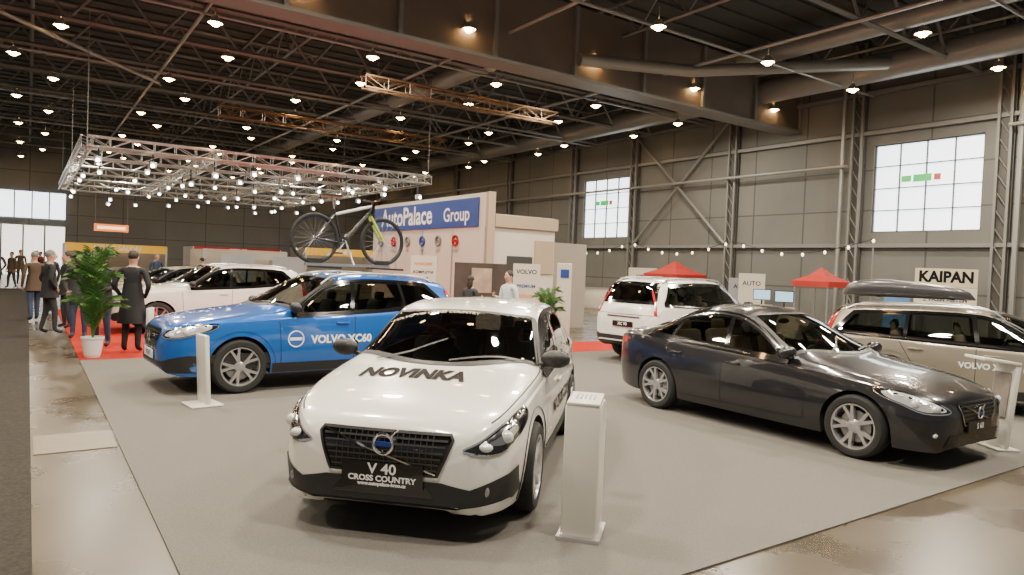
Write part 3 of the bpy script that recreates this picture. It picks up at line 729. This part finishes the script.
b=MB(); b.box((-1,61.95,1.8),(6.5,.05,3.6),mat('door_daylight',(1,.95,.85),.4,emit=2.0))
for k in range(6): b.box((-4.2+k*1.3,61.9,1.8),(.1,.08,3.6),M_frame)
b.build('door_1',smooth=0)
M_ceil=mat('ceiling_deck',(.08,.08,.072),.8,noise=.2,nscale=1); M_steel=mat('steel_truss_grey',(.21,.21,.195),.5,.1); M_pipe=mat('duct_galvanised',(.33,.33,.31),.4,.4)
b=MB(); b.box((-2,27,11.1),(56,70,.2),M_ceil)
for k in range(70): b.box((-2,-7+k,10.96),(56,.25,.08),M_ceil)
b.build('ceiling',smooth=0)
b=MB()
for y in (3.2,9.7,14.6,20.3,26.5,31.4,38,45,52,59):
    for dy in(-.18,.18): b.box((WX-.25,y+dy,5.4),(.10,.08,10.8),M_steel)
    for k in range(18):
        z=.3+k*.58; b.tube([(WX-.25,y-.18,z),(WX-.25,y+.18,z+.58)],.02,M_steel,4)
    b.box((WX-.08,y,5.4),(.12,.5,10.8),mat('column_flange',(.08,.075,.07),.6))
b.build('wall_columns',smooth=0)
b=MB()
for z in (3.2,7.4,8.9): b.box((WX-.12,26,z),(.18,68,.14),M_steel)
b.tube([(WX-.3,20.5,3.3),(WX-.3,26.3,8.8)],.07,M_steel,6); b.tube([(WX-.3,26.3,3.3),(WX-.3,20.5,8.8)],.07,M_steel,6)
b.tube([(WX-.5,-6,7.0),(WX-.5,9.5,7.0)],.06,M_pipe,8); b.tube([(WX-.5,14.8,6.2),(WX-.5,61,6.2)],.06,M_pipe,8)
b.tube([(WX-.35,9.2,.2),(WX-.35,9.2,10)],.09,M_pipe,8); b.tube([(WX-.35,15.1,.2),(WX-.35,15.1,10)],.07,M_pipe,8)
b.build('wall_bracing',smooth=0)
b=MB(); M_gird=mat('girder_brown',(.15,.12,.095),.6,noise=.15,nscale=1)
b.box((-2,17.5,9.0),(56,.5,2.2),M_gird)
for k in range(19): b.box((-28+k*3,17.2,9.0),(.12,.12,2.2),M_steel)
b.box((-2,17.5,7.86),(56,.8,.1),M_steel); b.build('roof_girder',smooth=0)
def truss(b,p0,p1,h,m,r=.05,step=1.6,w=0,n=4,web=None):
    p0,p1=V(p0),V(p1); L=(p1-p0).length; N=max(1,int(L/step)); d=(p1-p0)/N; up=V((0,0,h)); sd=(p1-p0).normalized().cross(V((0,0,1)))*w
    rows=[V((0,0,0)),up] if not w else [sd*-.5,sd*.5,up-sd*.5,up+sd*.5]
    for o in rows: b.tube([p0+o,p1+o],r,m,n)
    wr=web or r*.6
    for i in range(N):
        a=p0+d*i; c_=a+d
        if not w:
            mid=(a+c_)/2
            b.tube([a,mid+up],wr,m,n,cap=False); b.tube([mid+up,c_],wr,m,n,cap=False)
        else:
            for s1 in(-.5,.5):
                b.tube([a+sd*s1,c_+sd*s1+up] if i%2 else [a+sd*s1+up,c_+sd*s1],wr,m,n,cap=False); b.tube([a+sd*s1,a+sd*s1+up],wr,m,n,cap=False)
            b.tube([a-sd*.5,c_+sd*.5],wr,m,n,cap=False); b.tube([a-sd*.5+up,c_+sd*.5+up],wr,m,n,cap=False)
b=MB()
for y in (5,10.5,21.5,25.5,29.5,33.5,37.5,41.5,45.5,49.5,53.5,57.5): truss(b,(-29,y,8.9),(25.8,y,8.9),1.6,M_steel,.08,2.4,web=.05)
for x in (-24,-16,-8,0,8,16,23): truss(b,(x,-6,9.6),(x,61.5,9.6),1.1,M_steel,.06,2.0,web=.035)
b.build('roof_trusses',smooth=0)
b=MB()
b.tube([(23.6,-6,9.1),(23.6,61,9.1)],.45,M_pipe,16); b.tube([(20.5,-6,9.4),(20.5,16,9.4)],.3,M_pipe,12)
b.tube([(13.5,18.5,9.2),(13.5,60,9.2)],.35,M_pipe,12)
for x in (-20,-12,-4,4,11.5,18): b.tube([(x,-6,8.75),(x,61,8.75)],.06,M_pipe,6)
for y in (7.5,14,21.5,29.5,37.5,45.5): b.tube([(-28,y,8.7),(25.6,y,8.7)],.045,M_pipe,6)
b.tube([(23.6,12,9.1),(18,16,8.6),(14,17,8.4)],.2,M_pipe,12)
b.tube([(-16,6,8.4),(4,30,8.4)],.07,M_pipe,8); b.tube([(-6,5,8.3),(-6,58,8.3)],.12,M_pipe,8)
b.build('ventilation_ducts',smooth=45)
M_bulb=mat('lamp_warm',(1,.62,.25),.4,emit=50); M_refl=mat('lamp_reflector',(.25,.21,.17),.4,.6,emit=.06)
try: M_bulb.cycles.emission_sampling='NONE'
except Exception: pass
b=MB()
for iy in range(15):
    for ix in range(11):
        x=-24+ix*4.7+(iy%2)*1.2; y=5.5+iy*3.9
        if x>25: continue
        z=8.5 if iy%2 else 8.35
        b.revolve([(.05,.22),(.10,.16),(.22,0),(.20,0)],(x,y,z),(0,0,1),M_refl,14); b.revolve([(.20,.02),(.001,.02)],(x,y,z),(0,0,1),M_bulb,14); b.ell((x,y,z),(.13,.13,.09),M_bulb,nu=8,nv=6)
        b.tube([(x,y,z+.2),(x,y,8.9)],.015,M_steel,4)
b.build('ceiling_lamps',smooth=40)
def area(x,y,z,e,size=.6,col=(1,.89,.72)):
    l=bpy.data.lights.new('high_bay_light','AREA'); l.shape='DISK'; l.energy=e; l.size=size; l.color=col; o=bpy.data.objects.new('high_bay_light',l); bpy.context.collection.objects.link(o); o.location=(x,y,z)
for (x,y) in [(-1,2.5),(4,1.5),(9,0.5),(14,2),(1,7.8),(6,7.3),(11.5,6.8),(18,7),(0,13.2),(5.4,13.5),(11,13),(18,13.5),(22.5,9.5),(3,20.5),(9,21),(16,21),(22,20),(-6,10),(-6,20),(2,30),(10,30),(20,29),(4,40),(14,40),(-6,33),(0,50),(16,50)]:
    area(x,y,8.1,540 if y<16 else 500)
M_alu=mat('truss_aluminium',(.6,.6,.6),.3,.8); M_spot=mat('spot_white',(1,.93,.8),.4,emit=22)
try: M_spot.cycles.emission_sampling='NONE'
except Exception: pass
b=MB(); s=MB()
for y in (24.5,27.5,30.5,33.5,36.5,39.5,43): truss(b,(1.4,y,5.0),(12.8,y,5.0),.3,M_alu,.025,.6,w=.3,web=.012)
for x in (1.4,5.2,9,12.8): truss(b,(x,24.5,5.0),(x,43,5.0),.3,M_alu,.025,.6,w=.3,web=.012)
for x in(1.4,12.8):
    for y in(24.5,33.5,43): b.tube([(x,y,5.3),(x,y,9)],.012,M_steel,4)
for y in (24.5,27.5,30.5,33.5,36.5,39.5,43):
    for k in range(8):
        x=1.8+k*1.5+random.uniform(-.2,.2); r=random.uniform(-.3,.3); dz=random.uniform(0,.35)
        s.tube([(x,y,4.95),(x,y-.05,4.8-dz)],.02,M_black,4); s.box((x,y-.1,4.75-dz),(.16,.22,.18),M_alu); s.ell((x+r*.1,y-.22,4.72-dz),(.06,.03,.06),M_spot,nu=8,nv=6)
b.build('lighting_gantry',smooth=0); s.build('gantry_spotlights',smooth=40)
b=MB(); M_gold=mat('truss_copper',(.22,.14,.08),.5,.4)
truss(b,(6,29,7.3),(16,29,7.3),.4,M_gold,.03,.8,w=.35,web=.015); truss(b,(9,22,7.6),(17,22,7.6),.4,M_gold,.03,.8,w=.35,web=.015)
for x in(6.5,15.5): b.tube([(x,29,7.6),(x,29,9)],.012,M_steel,4)
for x in(9.5,16.5): b.tube([(x,22,7.9),(x,22,9)],.012,M_steel,4)
b.build('copper_truss',smooth=0)
# ---------------- booth -----------------
M_bw=mat('booth_white',(.62,.57,.48),.5); M_bblue=mat('booth_blue',(.02,.055,.26),.4); M_btaupe=mat('booth_taupe',(.33,.29,.24),.5); M_tan=mat('booth_tan',(.42,.33,.23),.5)  # plain booth colours: white, blue, a darker taupe and tan
b=MB()
b.box((10.9,20.9,2.0),(.2,8.0,4.0),M_bw); b.box((10.9,16.95,2.0),(.24,.14,4.02),M_tan); b.box((10.78,21.1,3.45),(.06,7.4,.85),M_bblue)
b.text('AutoPalace',.86,(10.74,22.15,3.45),(0,-1,0),(0,0,1),M_whitetext,.018); b.text('Group',.6,(10.74,18.65,3.40),(0,-1,0),(0,0,1),M_whitetext,.008)
for k in range(6):
    y=24.2-k*1.1
    b.tube([(10.77,y+.15*math.cos(a),2.62+.15*math.sin(a)) for a in [q*math.pi/8 for q in range(16)]],.035,[M_bblue,M_red,M_steel,M_bblue,M_steel,M_red][k],6,closed=True)
    b.box((10.77,y,2.62),(.02,.22,.06),[M_bblue,M_red,M_steel,M_bblue,M_steel,M_red][k])
    b.text('volvo mazda kia opel seat ford'.split()[k].upper(),.14,(10.77,y,2.3),(0,-1,0),(0,0,1),M_steel)
for y in (17.0,18.9,20.9,22.9,24.9): b.box((10.79,y,1.5),(.03,.05,3),M_alu)
b.build('exhibition_booth_wall',smooth=0)
b=MB(); b.box((12.2,18.0,1.7),(2.2,2.0,3.4),M_bw); b.box((12.0,16.98,1.15),(.9,.05,2.1),mat('booth_door_dark',(.06,.06,.06),.3)); b.box((12.2,16.95,3.2),(2.3,.1,.35),M_tan); b.box((12.9,16.98,2.2),(.7,.05,1.0),M_tan)
b.box((14.2,18.2,1.35),(1.5,1.6,2.7),M_btaupe)
b.build('exhibition_booth_office',smooth=0)
def easel(name,x,y,w,h,rz,m,parts,z0=.0,feet=True,z=.013):
    b=MB(); b.box((0,0,z0+h/2),(w,.05,h),m)
    if feet: b.box((0,0,.02),(w*.9,.4,.04),M_silver)
    for (txt,sz,px,pz,mm) in parts: b.text(txt,sz,(px,-.028,pz),(1,0,0),(0,0,1),mm,.003)
    b.build(name,smooth=0,loc=(x,y,z),rotz=rz)
M_or=mat('print_orange',(.75,.25,.03),.5)
vr=-.6
easel('rollup_banner',7.9,15.2,.62,2.05,vr,M_bw,[('NABIZIME',.10,0,1.85,M_or),('KOMPLETNI',.09,0,1.65,M_darktext),('SERVIS',.09,0,1.5,M_darktext)])
b=MB(); M_grad=mat('print_brown',(.07,.055,.045),.3,noise=.6,nscale=2.5); b.box((0,0,1.35),(1.35,.06,1.15),M_grad); b.box((0,.0,.4),(1.3,.05,.8),M_bw); b.box((0,0,.02),(1.2,.4,.04),M_silver); b.box((.0,-.035,1.5),(.5,.01,.6),mat('print_tan',(.4,.3,.22),.5,noise=.5,nscale=5)); b.build('display_screen',smooth=0,loc=(9.2,14.6,.013),rotz=vr)
easel('poster_stand',10.05,13.9,.66,1.95,vr,M_bw,[('VOLVO',.15,0,1.75,M_darktext),('PREMIUM',.11,0,1.4,M_bblue),('SERVIS',.12,0,1.15,M_or)])
b=MB(); b.box((0,0,1.0),(.34,.34,2.0),M_bw,bev=.02); b.box((0,-.18,1.75),(.2,.02,.2),M_bblue); b.build('booth_pillar',smooth=0,loc=(10.75,13.3,.013),rotz=vr)
# ---------------- pedestals -----------------
b=MB(); M_ped=mat('pedestal_white',(.72,.70,.62),.35,0,.3)
b.box((0,0,.47),(.25,.33,.92),M_ped,bev=.03); b.box((0,0,.012),(.3,.38,.024),M_alu); b.box((0,-.03,.942),(.23,.27,.03),M_ped,Matrix.Rotation(.12,3,'X'),bev=.012)
for i in range(5): b.box((-.06+.03*i,-.02,.961),(.014,.1,.004),mat('label_grey',(.4,.4,.4),.5),Matrix.Rotation(.12,3,'X'))
b.build('info_pedestal',smooth=40,loc=(3.22,3.68,.013),rotz=-.85)
b=MB(); b.box((0,0,.012),(.38,.42,.02),M_ped,bev=.006); b.box((0,0,.445),(.055,.34,.85),M_ped,Matrix.Rotation(-.05,3,'Y'),bev=.01); b.box((.034,0,.55),(.01,.27,.34),M_blackg,Matrix.Rotation(-.05,3,'Y')); b.build('info_sign_stand',smooth=40,loc=(1.8,9.2,.013),rotz=.12)
b=MB(); b.box((0,0,.012),(.26,.36,.02),M_ped,bev=.006); b.box((.03,0,.50),(.06,.34,.97),M_ped,Matrix.Rotation(.10,3,'Y'),bev=.012); b.box((-.11,0,1.0),(.42,.36,.035),M_ped,Matrix.Rotation(.12,3,'Y'),bev=.01); b.box((-.003,0,.62),(.012,.26,.5),mat('label_print',(.25,.22,.2),.4,noise=.5,nscale=9),Matrix.Rotation(.10,3,'Y')); b.build('info_sign_stand',smooth=40,loc=(9.12,3.33,.013),rotz=-.607)
# ---------------- plants -----------------
def plant(x,y,H,Wd,nl,seed):
    rnd=random.Random(seed); b=MB(); M_pot=mat('pot_white',(.75,.75,.72),.4); M_leaf=mat('palm_leaf',(.045,.13,.02),.5,noise=.5,nscale=6); M_soil=mat('potting_soil',(.03,.02,.015),.9)
    b.revolve([(.001,.0),(.11,0),(.13,.05),(.17,.32),(.185,.33),(.185,.36),(.165,.36),(.155,.3)],(0,0,0),(0,0,1),M_pot,28); b.revolve([(.158,.31),(.001,.31)],(0,0,0),(0,0,1),M_soil,20)
    for i in range(nl):
        a=rnd.uniform(0,2*math.pi); q=rnd.random(); hh=H*(.45+.5*q); rr=Wd*(.35+.65*(1-q*.6))*rnd.uniform(.7,1)
        d=V((math.cos(a),math.sin(a),0)); pts=[]
        for k in range(9):
            t=k/8; pts.append(d*(rr*t**1.5)+V((0,0,.3+(hh-.3)*math.sin(min(1,t*1.12)*math.pi*.55))))
        b.tube(pts,[.012*(1-.8*k/8) for k in range(9)],M_leaf,5)
        for k in range(2,9):
            t=k/8; p=pts[k]; tn=(pts[k]-pts[k-1]).normalized(); sd=tn.cross(V((0,0,1))).normalized()
            for sg in(-1,1):
                for sub in (0,.33,.66):
                    pp=p.lerp(pts[k-1],sub); L=.28*math.sin(.25+t*2.4)*rnd.uniform(.8,1.1)
                    e=pp+(tn*.75+sd*sg*.65).normalized()*L+V((0,0,-.35*L)); m=(pp+e)/2+V((0,0,.05*L)); wv=tn.cross((e-pp).normalized()).cross((e-pp).normalized())*.017
                    b.add([pp,m+wv,e,m-wv],[(0,1,2,3)],M_leaf)
    return b.build('potted_palm',smooth=0,loc=(x,y,.013))
plant(.95,14.1,2.05,.55,34,1); plant(9.85,12.75,1.5,.5,22,2)
# ---------------- people -----------------
M_skin=mat('skin',(.50,.29,.20),.5); M_shoe=mat('shoe_black',(.015,.013,.012),.4); M_hair1=mat('hair_dark',(.025,.018,.012),.6); M_hair2=mat('hair_grey',(.2,.19,.18),.6); M_eye=mat('eye_dark',(.02,.02,.02),.3); M_lip=mat('lips',(.4,.15,.12),.5)
def person(x,y,rz,H,top,legs,hair,coat=0,arms='down',female=False,longhair=False,step=.0,look=0,name=None,bag=False,simple=False):
    """faces local +Y"""
    sh=.17 if female else .195
    J=[(0,0,.96),(0,0,1.12),(0,.005,1.30),(0,0,1.44),(0,.01,1.52),(0,.02,1.60),(0,.025,1.69)]
    Rr=[(.145,.11),(.135,.105),(.165,.115),(.10,.08),(.055,.055),(.075,.085),(.08,.095)]
    E=[(i,i+1) for i in range(6)]
    wr=[]
    for sg in(1,-1):
        i=len(J)
        if arms=='down': A=[(sh*sg,0,1.43),((sh+.055)*sg,-.03,1.15),((sh+.06)*sg,.05,.90),((sh+.055)*sg,.07,.85)]
        elif arms=='pocket': A=[(sh*sg,0,1.43),((sh+.09)*sg,-.08,1.17),((sh+.0)*sg,.06,.98),((sh-.03)*sg,.10,.95)]
        elif arms=='talk' and sg==1: A=[(sh*sg,0,1.43),((sh+.05)*sg,.02,1.16),((sh-.02)*sg,.24,1.22),((sh-.03)*sg,.29,1.25)]
        elif arms=='talk': A=[(sh*sg,0,1.43),((sh+.055)*sg,-.03,1.15),((sh+.03)*sg,.12,.95),((sh+.02)*sg,.15,.92)]
        elif arms=='front': A=[(sh*sg,0,1.43),((sh+.05)*sg,-.01,1.15),((.10)*sg,.20,1.08),((.05)*sg,.22,1.07)]
        J+=A; Rr+=[(.062,.062),(.048,.048),(.032,.032),(.022,.034)]; E+=[(3,i),(i,i+1),(i+1,i+2),(i+2,i+3)]; wr.append((V(A[2]),V(A[3])))
    for sg in(1,-1):
        i=len(J); st=step*sg
        J+=[(.09*sg,0,.88),(.10*sg,.03+st*.5,.50),(.11*sg,-.02+st,.09),(.13*sg,.13+st,.045)]; Rr+=[(.095,.10),(.065,.068),(.042,.046),(.042,.035)]; E+=[(0,i),(i,i+1),(i+1,i+2),(i+2,i+3)]
    me=bpy.data.meshes.new('p'); me.from_pydata(J,E,[]); o=bpy.data.objects.new('p',me); bpy.context.collection.objects.link(o)
    md=o.modifiers.new('s','SKIN')
    if not me.skin_vertices:
        bpy.context.view_layer.objects.active=o; bpy.ops.mesh.customdata_skin_add()
    for i,r in enumerate(Rr): me.skin_vertices[0].data[i].radius=r; me.skin_vertices[0].data[i].use_root=(i==0)
    sb=o.modifiers.new('u','SUBSURF'); sb.levels=2 if not simple else 1; sb.render_levels=sb.levels
    bpy.context.view_layer.update()
    em=bpy.data.meshes.new_from_object(o.evaluated_get(bpy.context.evaluated_depsgraph_get()))
    b=MB(); vs=[v.co.copy() for v in em.vertices]
    groups={}
    for p in em.polygons:
        c=p.center
        hand=any((c-(w1+(w1-w0)*.3)).length<(.07) and (c-w0).dot((w1-w0).normalized())>.005 for w0,w1 in wr)
        if c.z>1.495 or hand: m=M_skin
        elif c.z<.10: m=M_shoe
        elif c.z<.90 and abs(c.x)<sh+.0 : m=legs
        else: m=top
        groups.setdefault(m.name,(m,[]))[1].append(list(p.vertices))
    o0=len(b.v); b.v+=[tuple(v) for v in vs]
    for m,fs in groups.values():
        k=b.mi(m)
        for f in fs: b.f.append([i+o0 for i in f]); b.m.append(k)
    bpy.data.objects.remove(o); bpy.data.meshes.remove(em)
    for (w0,w1),sg in zip(wr,(1,-1)):
        d=(w1-w0).normalized(); side=V((0,1,0)) if abs(d.y)<.6 else V((0,0,1)); side=(side-d*side.dot(d)).normalized(); inn=d.cross(side)*sg
        if inn.x*sg>0: inn=-inn
        for k,L in enumerate((.075,.085,.08,.062)):
            s0=w1+side*(.027-.018*k)+d*.018; b.tube([s0,s0+d*L*.45+inn*.006,s0+d*L*.75+inn*.022,s0+d*L*.9+inn*.04],[.0095,.009,.008,.006],M_skin,6)
        s0=w1+side*.03-d*.01; b.tube([s0,s0+side*.025+d*.02+inn*.01,s0+side*.03+d*.05+inn*.02],[.011,.010,.007],M_skin,6)
    Rl=Matrix.Rotation(look,3,'Z'); hc=V((0,.02,1.655))
    def hp(x_,y_,z_): return hc+Rl@V((x_,y_,z_))
    b.ell(hp(0,.0,.01),(.076,.096,.12),M_skin,Rl,20,14)
    b.ell(hp(0,.104,-.01),(.014,.022,.026),M_skin,Rl,8,6)
    for sg in(1,-1):
        b.ell(hp(.03*sg,.086,.018),(.014,.010,.008),mat('eye_white',(.8,.8,.8),.3),Rl,8,6); b.ell(hp(.03*sg,.094,.018),(.006,.005,.006),M_eye,Rl,8,6); b.ell(hp(.031*sg,.088,.040),(.018,.007,.004),hair,Rl,8,4); b.ell(hp(.078*sg,-.005,0),(.010,.022,.032),M_skin,Rl,8,6)
    b.ell(hp(0,.088,-.052),(.024,.008,.007),M_lip,Rl,8,6)
    b.ell(hp(0,-.018,.045),(.084,.098,.098),hair,Rl,20,12)
    if longhair: b.ell(hp(0,-.055,-.06),(.085,.06,.16),hair,Rl,16,12)
    zb={0:.86,1:.78,2:.52}[coat]
    if coat:
        prof=[(1.22,.15,.12),(1.05,.17,.135),(.9,.19,.15),(zb,.20+.02*coat,.165+.02*coat)]
        n=24; vs=[]
        for (z,a,c_) in prof:
            for k in range(n):
                th=2*math.pi*k/n; wv=1+.03*math.sin(5*th); vs.append((a*math.cos(th)*wv,c_*math.sin(th)*wv,z))
        fs=[(i*n+k,i*n+(k+1)%n,(i+1)*n+(k+1)%n,(i+1)*n+k) for i in range(3) for k in range(n)]; b.add(vs,fs,top)
    b.revolve([(.075,-.02),(.068,.03),(.055,.04)],(0,.01,1.48),(0,0,1),top,16)
    if bag:
        b.box(((sh+.08),.07,.62),(.06,.30,.34),mat('bag_white',(.75,.73,.7),.5),bev=.02); b.tube([((sh+.08),-.04,.78),((sh+.06),.07,.86),((sh+.08),.18,.78)],.006,M_black,5)
    ob=b.build(name or ('woman_standing' if female else 'man_standing'),smooth=60,loc=(x,y,.013),rotz=rz)
    ob.scale=(H/1.78,)*3
    return ob
C_blk=mat('cloth_black',(.012,.012,.014),.8); C_dk=mat('cloth_charcoal',(.03,.03,.034),.8); C_brn=mat('cloth_brown',(.08,.05,.03),.8); C_sh=mat('cloth_white',(.6,.63,.66),.7); C_jean=mat('cloth_denim',(.03,.05,.10),.8); C_red=mat('cloth_red',(.35,.02,.02),.8); C_gr=mat('cloth_grey',(.15,.15,.15),.8); C_grn=mat('cloth_olive',(.06,.07,.04),.8)
person(1.60,14.6,-.4,1.88,C_blk,C_blk,M_hair1,2,'pocket',bag=True)
person(1.2,15.6,2.6,1.82,C_dk,C_jean,M_hair1,1,'front')
person(.40,18.3,-1.3,1.83,C_blk,C_dk,M_hair2,1,'pocket',step=.1)
person(.78,19.6,2.0,1.80,C_blk,C_dk,M_hair1,1,'down')
person(.15,21.8,.3,1.78,C_brn,C_jean,M_hair2,1,'down',step=.15)
person(.9,17.2,2.9,1.80,C_dk,C_jean,M_hair1,1,'pocket')
person(.55,24.5,.6,1.80,C_dk,C_blk,M_hair1,1,'down',step=.12,simple=True)
person(7.85,12.9,-1.2,1.63,C_dk,C_blk,M_hair1,0,'talk',female=True,longhair=True)
person(8.55,12.45,1.7,1.76,C_sh,C_blk,M_hair1,0,'talk')
tops=[C_blk,C_red,C_gr,C_dk,C_brn,C_jean,C_dk]
rp=random.Random(7)
for (x,y) in [(-1.3,38),(-.6,40),(-2.2,36),(-.3,44),(-1.9,46),(-3.0,42),(.3,36),(-3.8,50),(.6,48),(4.5,33),(6,31.5),(-1.0,34),(-2.8,47),(.9,42)]:
    person(x,y,rp.uniform(0,6.28),rp.uniform(1.68,1.88),rp.choice(tops),rp.choice([C_dk,C_jean,C_blk]),rp.choice([M_hair1,M_hair2]),1,rp.choice(['down','pocket','front']),step=rp.choice([0,.12]),simple=True)
for (x,y) in [(19.6,19.5),(20.3,16.8),(17.5,24)]:
    person(x,y,rp.uniform(0,6.28),1.76,rp.choice(tops),C_dk,M_hair1,1,'down',simple=True)
# ---------------- exhibits -----------------
def tent(x,y,w,h,hp_):
    b=MB(); M_t=mat('tent_red',(.42,.03,.02),.6)
    for sx in(-1,1):
        for sy in(-1,1): b.tube([(sx*w/2,sy*w/2,0),(sx*w/2,sy*w/2,h)],.03,M_alu,6)
    e=w/2+.08; vs=[(-e,-e,h),(e,-e,h),(e,e,h),(-e,e,h)]
    q=e*.45; zq=h+(hp_-h)*.4; vs+=[(-q,-q,zq),(q,-q,zq),(q,q,zq),(-q,q,zq),(0,0,hp_)]+[(a,b_,h-.2) for a,b_ in((-e,-e),(e,-e),(e,e),(-e,e))]
    fs=[(0,1,5,4),(1,2,6,5),(2,3,7,6),(3,0,4,7),(4,5,8),(5,6,8),(6,7,8),(7,4,8),(9,10,1,0),(10,11,2,1),(11,12,3,2),(12,9,0,3)]
    b.add(vs,fs,M_t); b.build('red_canopy_tent',smooth=0,loc=(x,y,0))
tent(23.2,14.2,1.25,1.8,2.3); tent(23.8,21.6,1.8,1.85,2.45)
b=MB(); b.box((0,0,2.15),(2.0,.05,.62),mat('banner_cream',(.62,.54,.38),.5)); b.text('KAIPAN',.50,(0,-.03,2.17),(1,0,0),(0,0,1),M_blackg,.022); b.box((0,0,1.55),(2.0,.05,.56),mat('banner_white',(.68,.64,.52),.5)); b.text('VYHRAVA',.24,(0,-.03,1.68),(1,0,0),(0,0,1),M_darktext,.008); b.text('S VASIM AUTEM',.20,(0,-.03,1.43),(1,0,0),(0,0,1),M_darktext,.006)
for sx in(-1,1): b.tube([(sx*.95,.04,0),(sx*.95,.04,2.46)],.03,M_steel,6); b.box((sx*.95,.04,.02),(.1,.6,.04),M_steel)
bo=b.build('advertising_banner',smooth=0,loc=(24.1,10.5,.0),rotz=-1.05); bo.scale=(.86,.86,.96)
def counter(x,y,w,h,m,rz=0,d=.6):
    b=MB(); b.box((0,0,h/2),(w,d,h),m,bev=.02); b.box((0,0,h+.02),(w+.08,d+.08,.04),M_btaupe); b.build('display_counter',smooth=30,loc=(x,y,0),rotz=rz)
counter(20.6,18.6,1.4,1.0,M_bw,-1.2); counter(23.5,26.0,1.8,1.0,M_bw,-1.2)
for (x,y,w,h,m) in [(23.6,17.4,1.0,2.0,M_bw),(24.6,18.6,1.1,1.8,mat('print_grey',(.3,.31,.33),.5)),(24.5,24.3,1.4,2.1,M_bw),(24.9,12.4,.8,1.9,mat('print_blue',(.1,.25,.5),.5)),(22,27,1.2,2.0,M_bw)]:
    easel('poster_stand',x,y,w,h,-1.1,m,[('AUTO',.25,0,h*.8,M_darktext)],z=0)
def monitor(x,y,rz):
    b=MB(); b.box((0,0,.45),(.7,.5,.9),M_btaupe); b.tube([(0,0,.9),(0,0,1.1)],.03,M_black); b.box((0,0,1.25),(.6,.05,.38),M_blackg); b.box((0,-.03,1.25),(.55,.01,.33),mat('screen_lit',(.35,.6,.8),.3,emit=.8)); b.build('monitor_on_stand',smooth=0,loc=(x,y,0),rotz=rz)
monitor(20.6,13.9,-1.0); monitor(21.5,15.4,-1.0)
b=MB(); P=[]
for i in range(41):
    t=i/40; seg=(t*3)%1; P.append((24.3,13+18*t,3.35-.5*math.sin(math.pi*seg)))
b.tube(P,.012,M_black,4)
for y in(13,31): b.tube([(24.3,y,0),(24.3,y,3.4)],.03,M_steel,6)
for p in P[::2]: b.ell((p[0],p[1],p[2]-.07),(.05,.05,.07),mat('bulb_small',(1,.8,.5),.4,emit=5),nu=8,nv=6)
b.build('string_lights',smooth=40)
def farbooth(x,y,w,d,h,m,sign=None,sm=None,rz=0):
    b=MB(); b.box((0,d/2,h/2),(w,.1,h),m); b.box((-w/2,0,h/2),(.1,d,h),m); b.box((w/2,0,h/2),(.1,d,h),m); b.box((0,-d/2,h-.2),(w,.12,.45),sm or m)
    for sx in(-1,1): b.box((sx*w/2,-d/2,h/2),(.1,.1,h),M_alu)
    if sign: b.text(sign,.36,(0,-d/2-.07,h-.2),(1,0,0),(0,0,1),M_whitetext if sm else M_darktext,.01)
    b.box((0,-.3,.5),(w*.5,.5,1.0),M_bw); b.build('trade_booth',smooth=0,loc=(x,y,0),rotz=rz)
M_yel=mat('sign_yellow',(.8,.45,.03),.5,emit=.3); M_orl=mat('sign_orange',(.9,.22,.04),.5,emit=1.2)
farbooth(4.2,47,5,3,2.3,M_btaupe,'MOTO SALON',M_yel); farbooth(10.5,46,5,3,2.4,M_btaupe,'SERVIS',M_red); farbooth(9,38,4,3,2.2,M_bw); farbooth(16.5,44,5,3,2.6,M_btaupe,'PNEU',M_yel); farbooth(-5.5,53,5,3,3,M_bw,'INFO',M_yel)
b=MB(); b.box((0,0,3.25),(1.7,.15,.40),M_orl); b.box((0,-.09,3.25),(1.4,.02,.16),mat('sign_pale',(1,.75,.4),.5,emit=2.0))
for sx in(-1,1): b.tube([(sx*.8,0,3.4),(sx*.8,0,8.9)],.02,M_steel,4)
b.build('hanging_orange_sign',smooth=0,loc=(3.9,46,0))
for (x,y) in[(7.2,30.5),(9.0,29.5)]:
    easel('poster_stand',x,y,1.3,1.95,-.3,mat('poster_pale',(.42,.46,.5),.4),[],z=0)
w=bpy.data.worlds.new('hall_ambient'); bpy.context.scene.world=w; w.use_nodes=True; w.node_tree.nodes['Background'].inputs[0].default_value=(.53,.51,.48,1); w.node_tree.nodes['Background'].inputs[1].default_value=.5
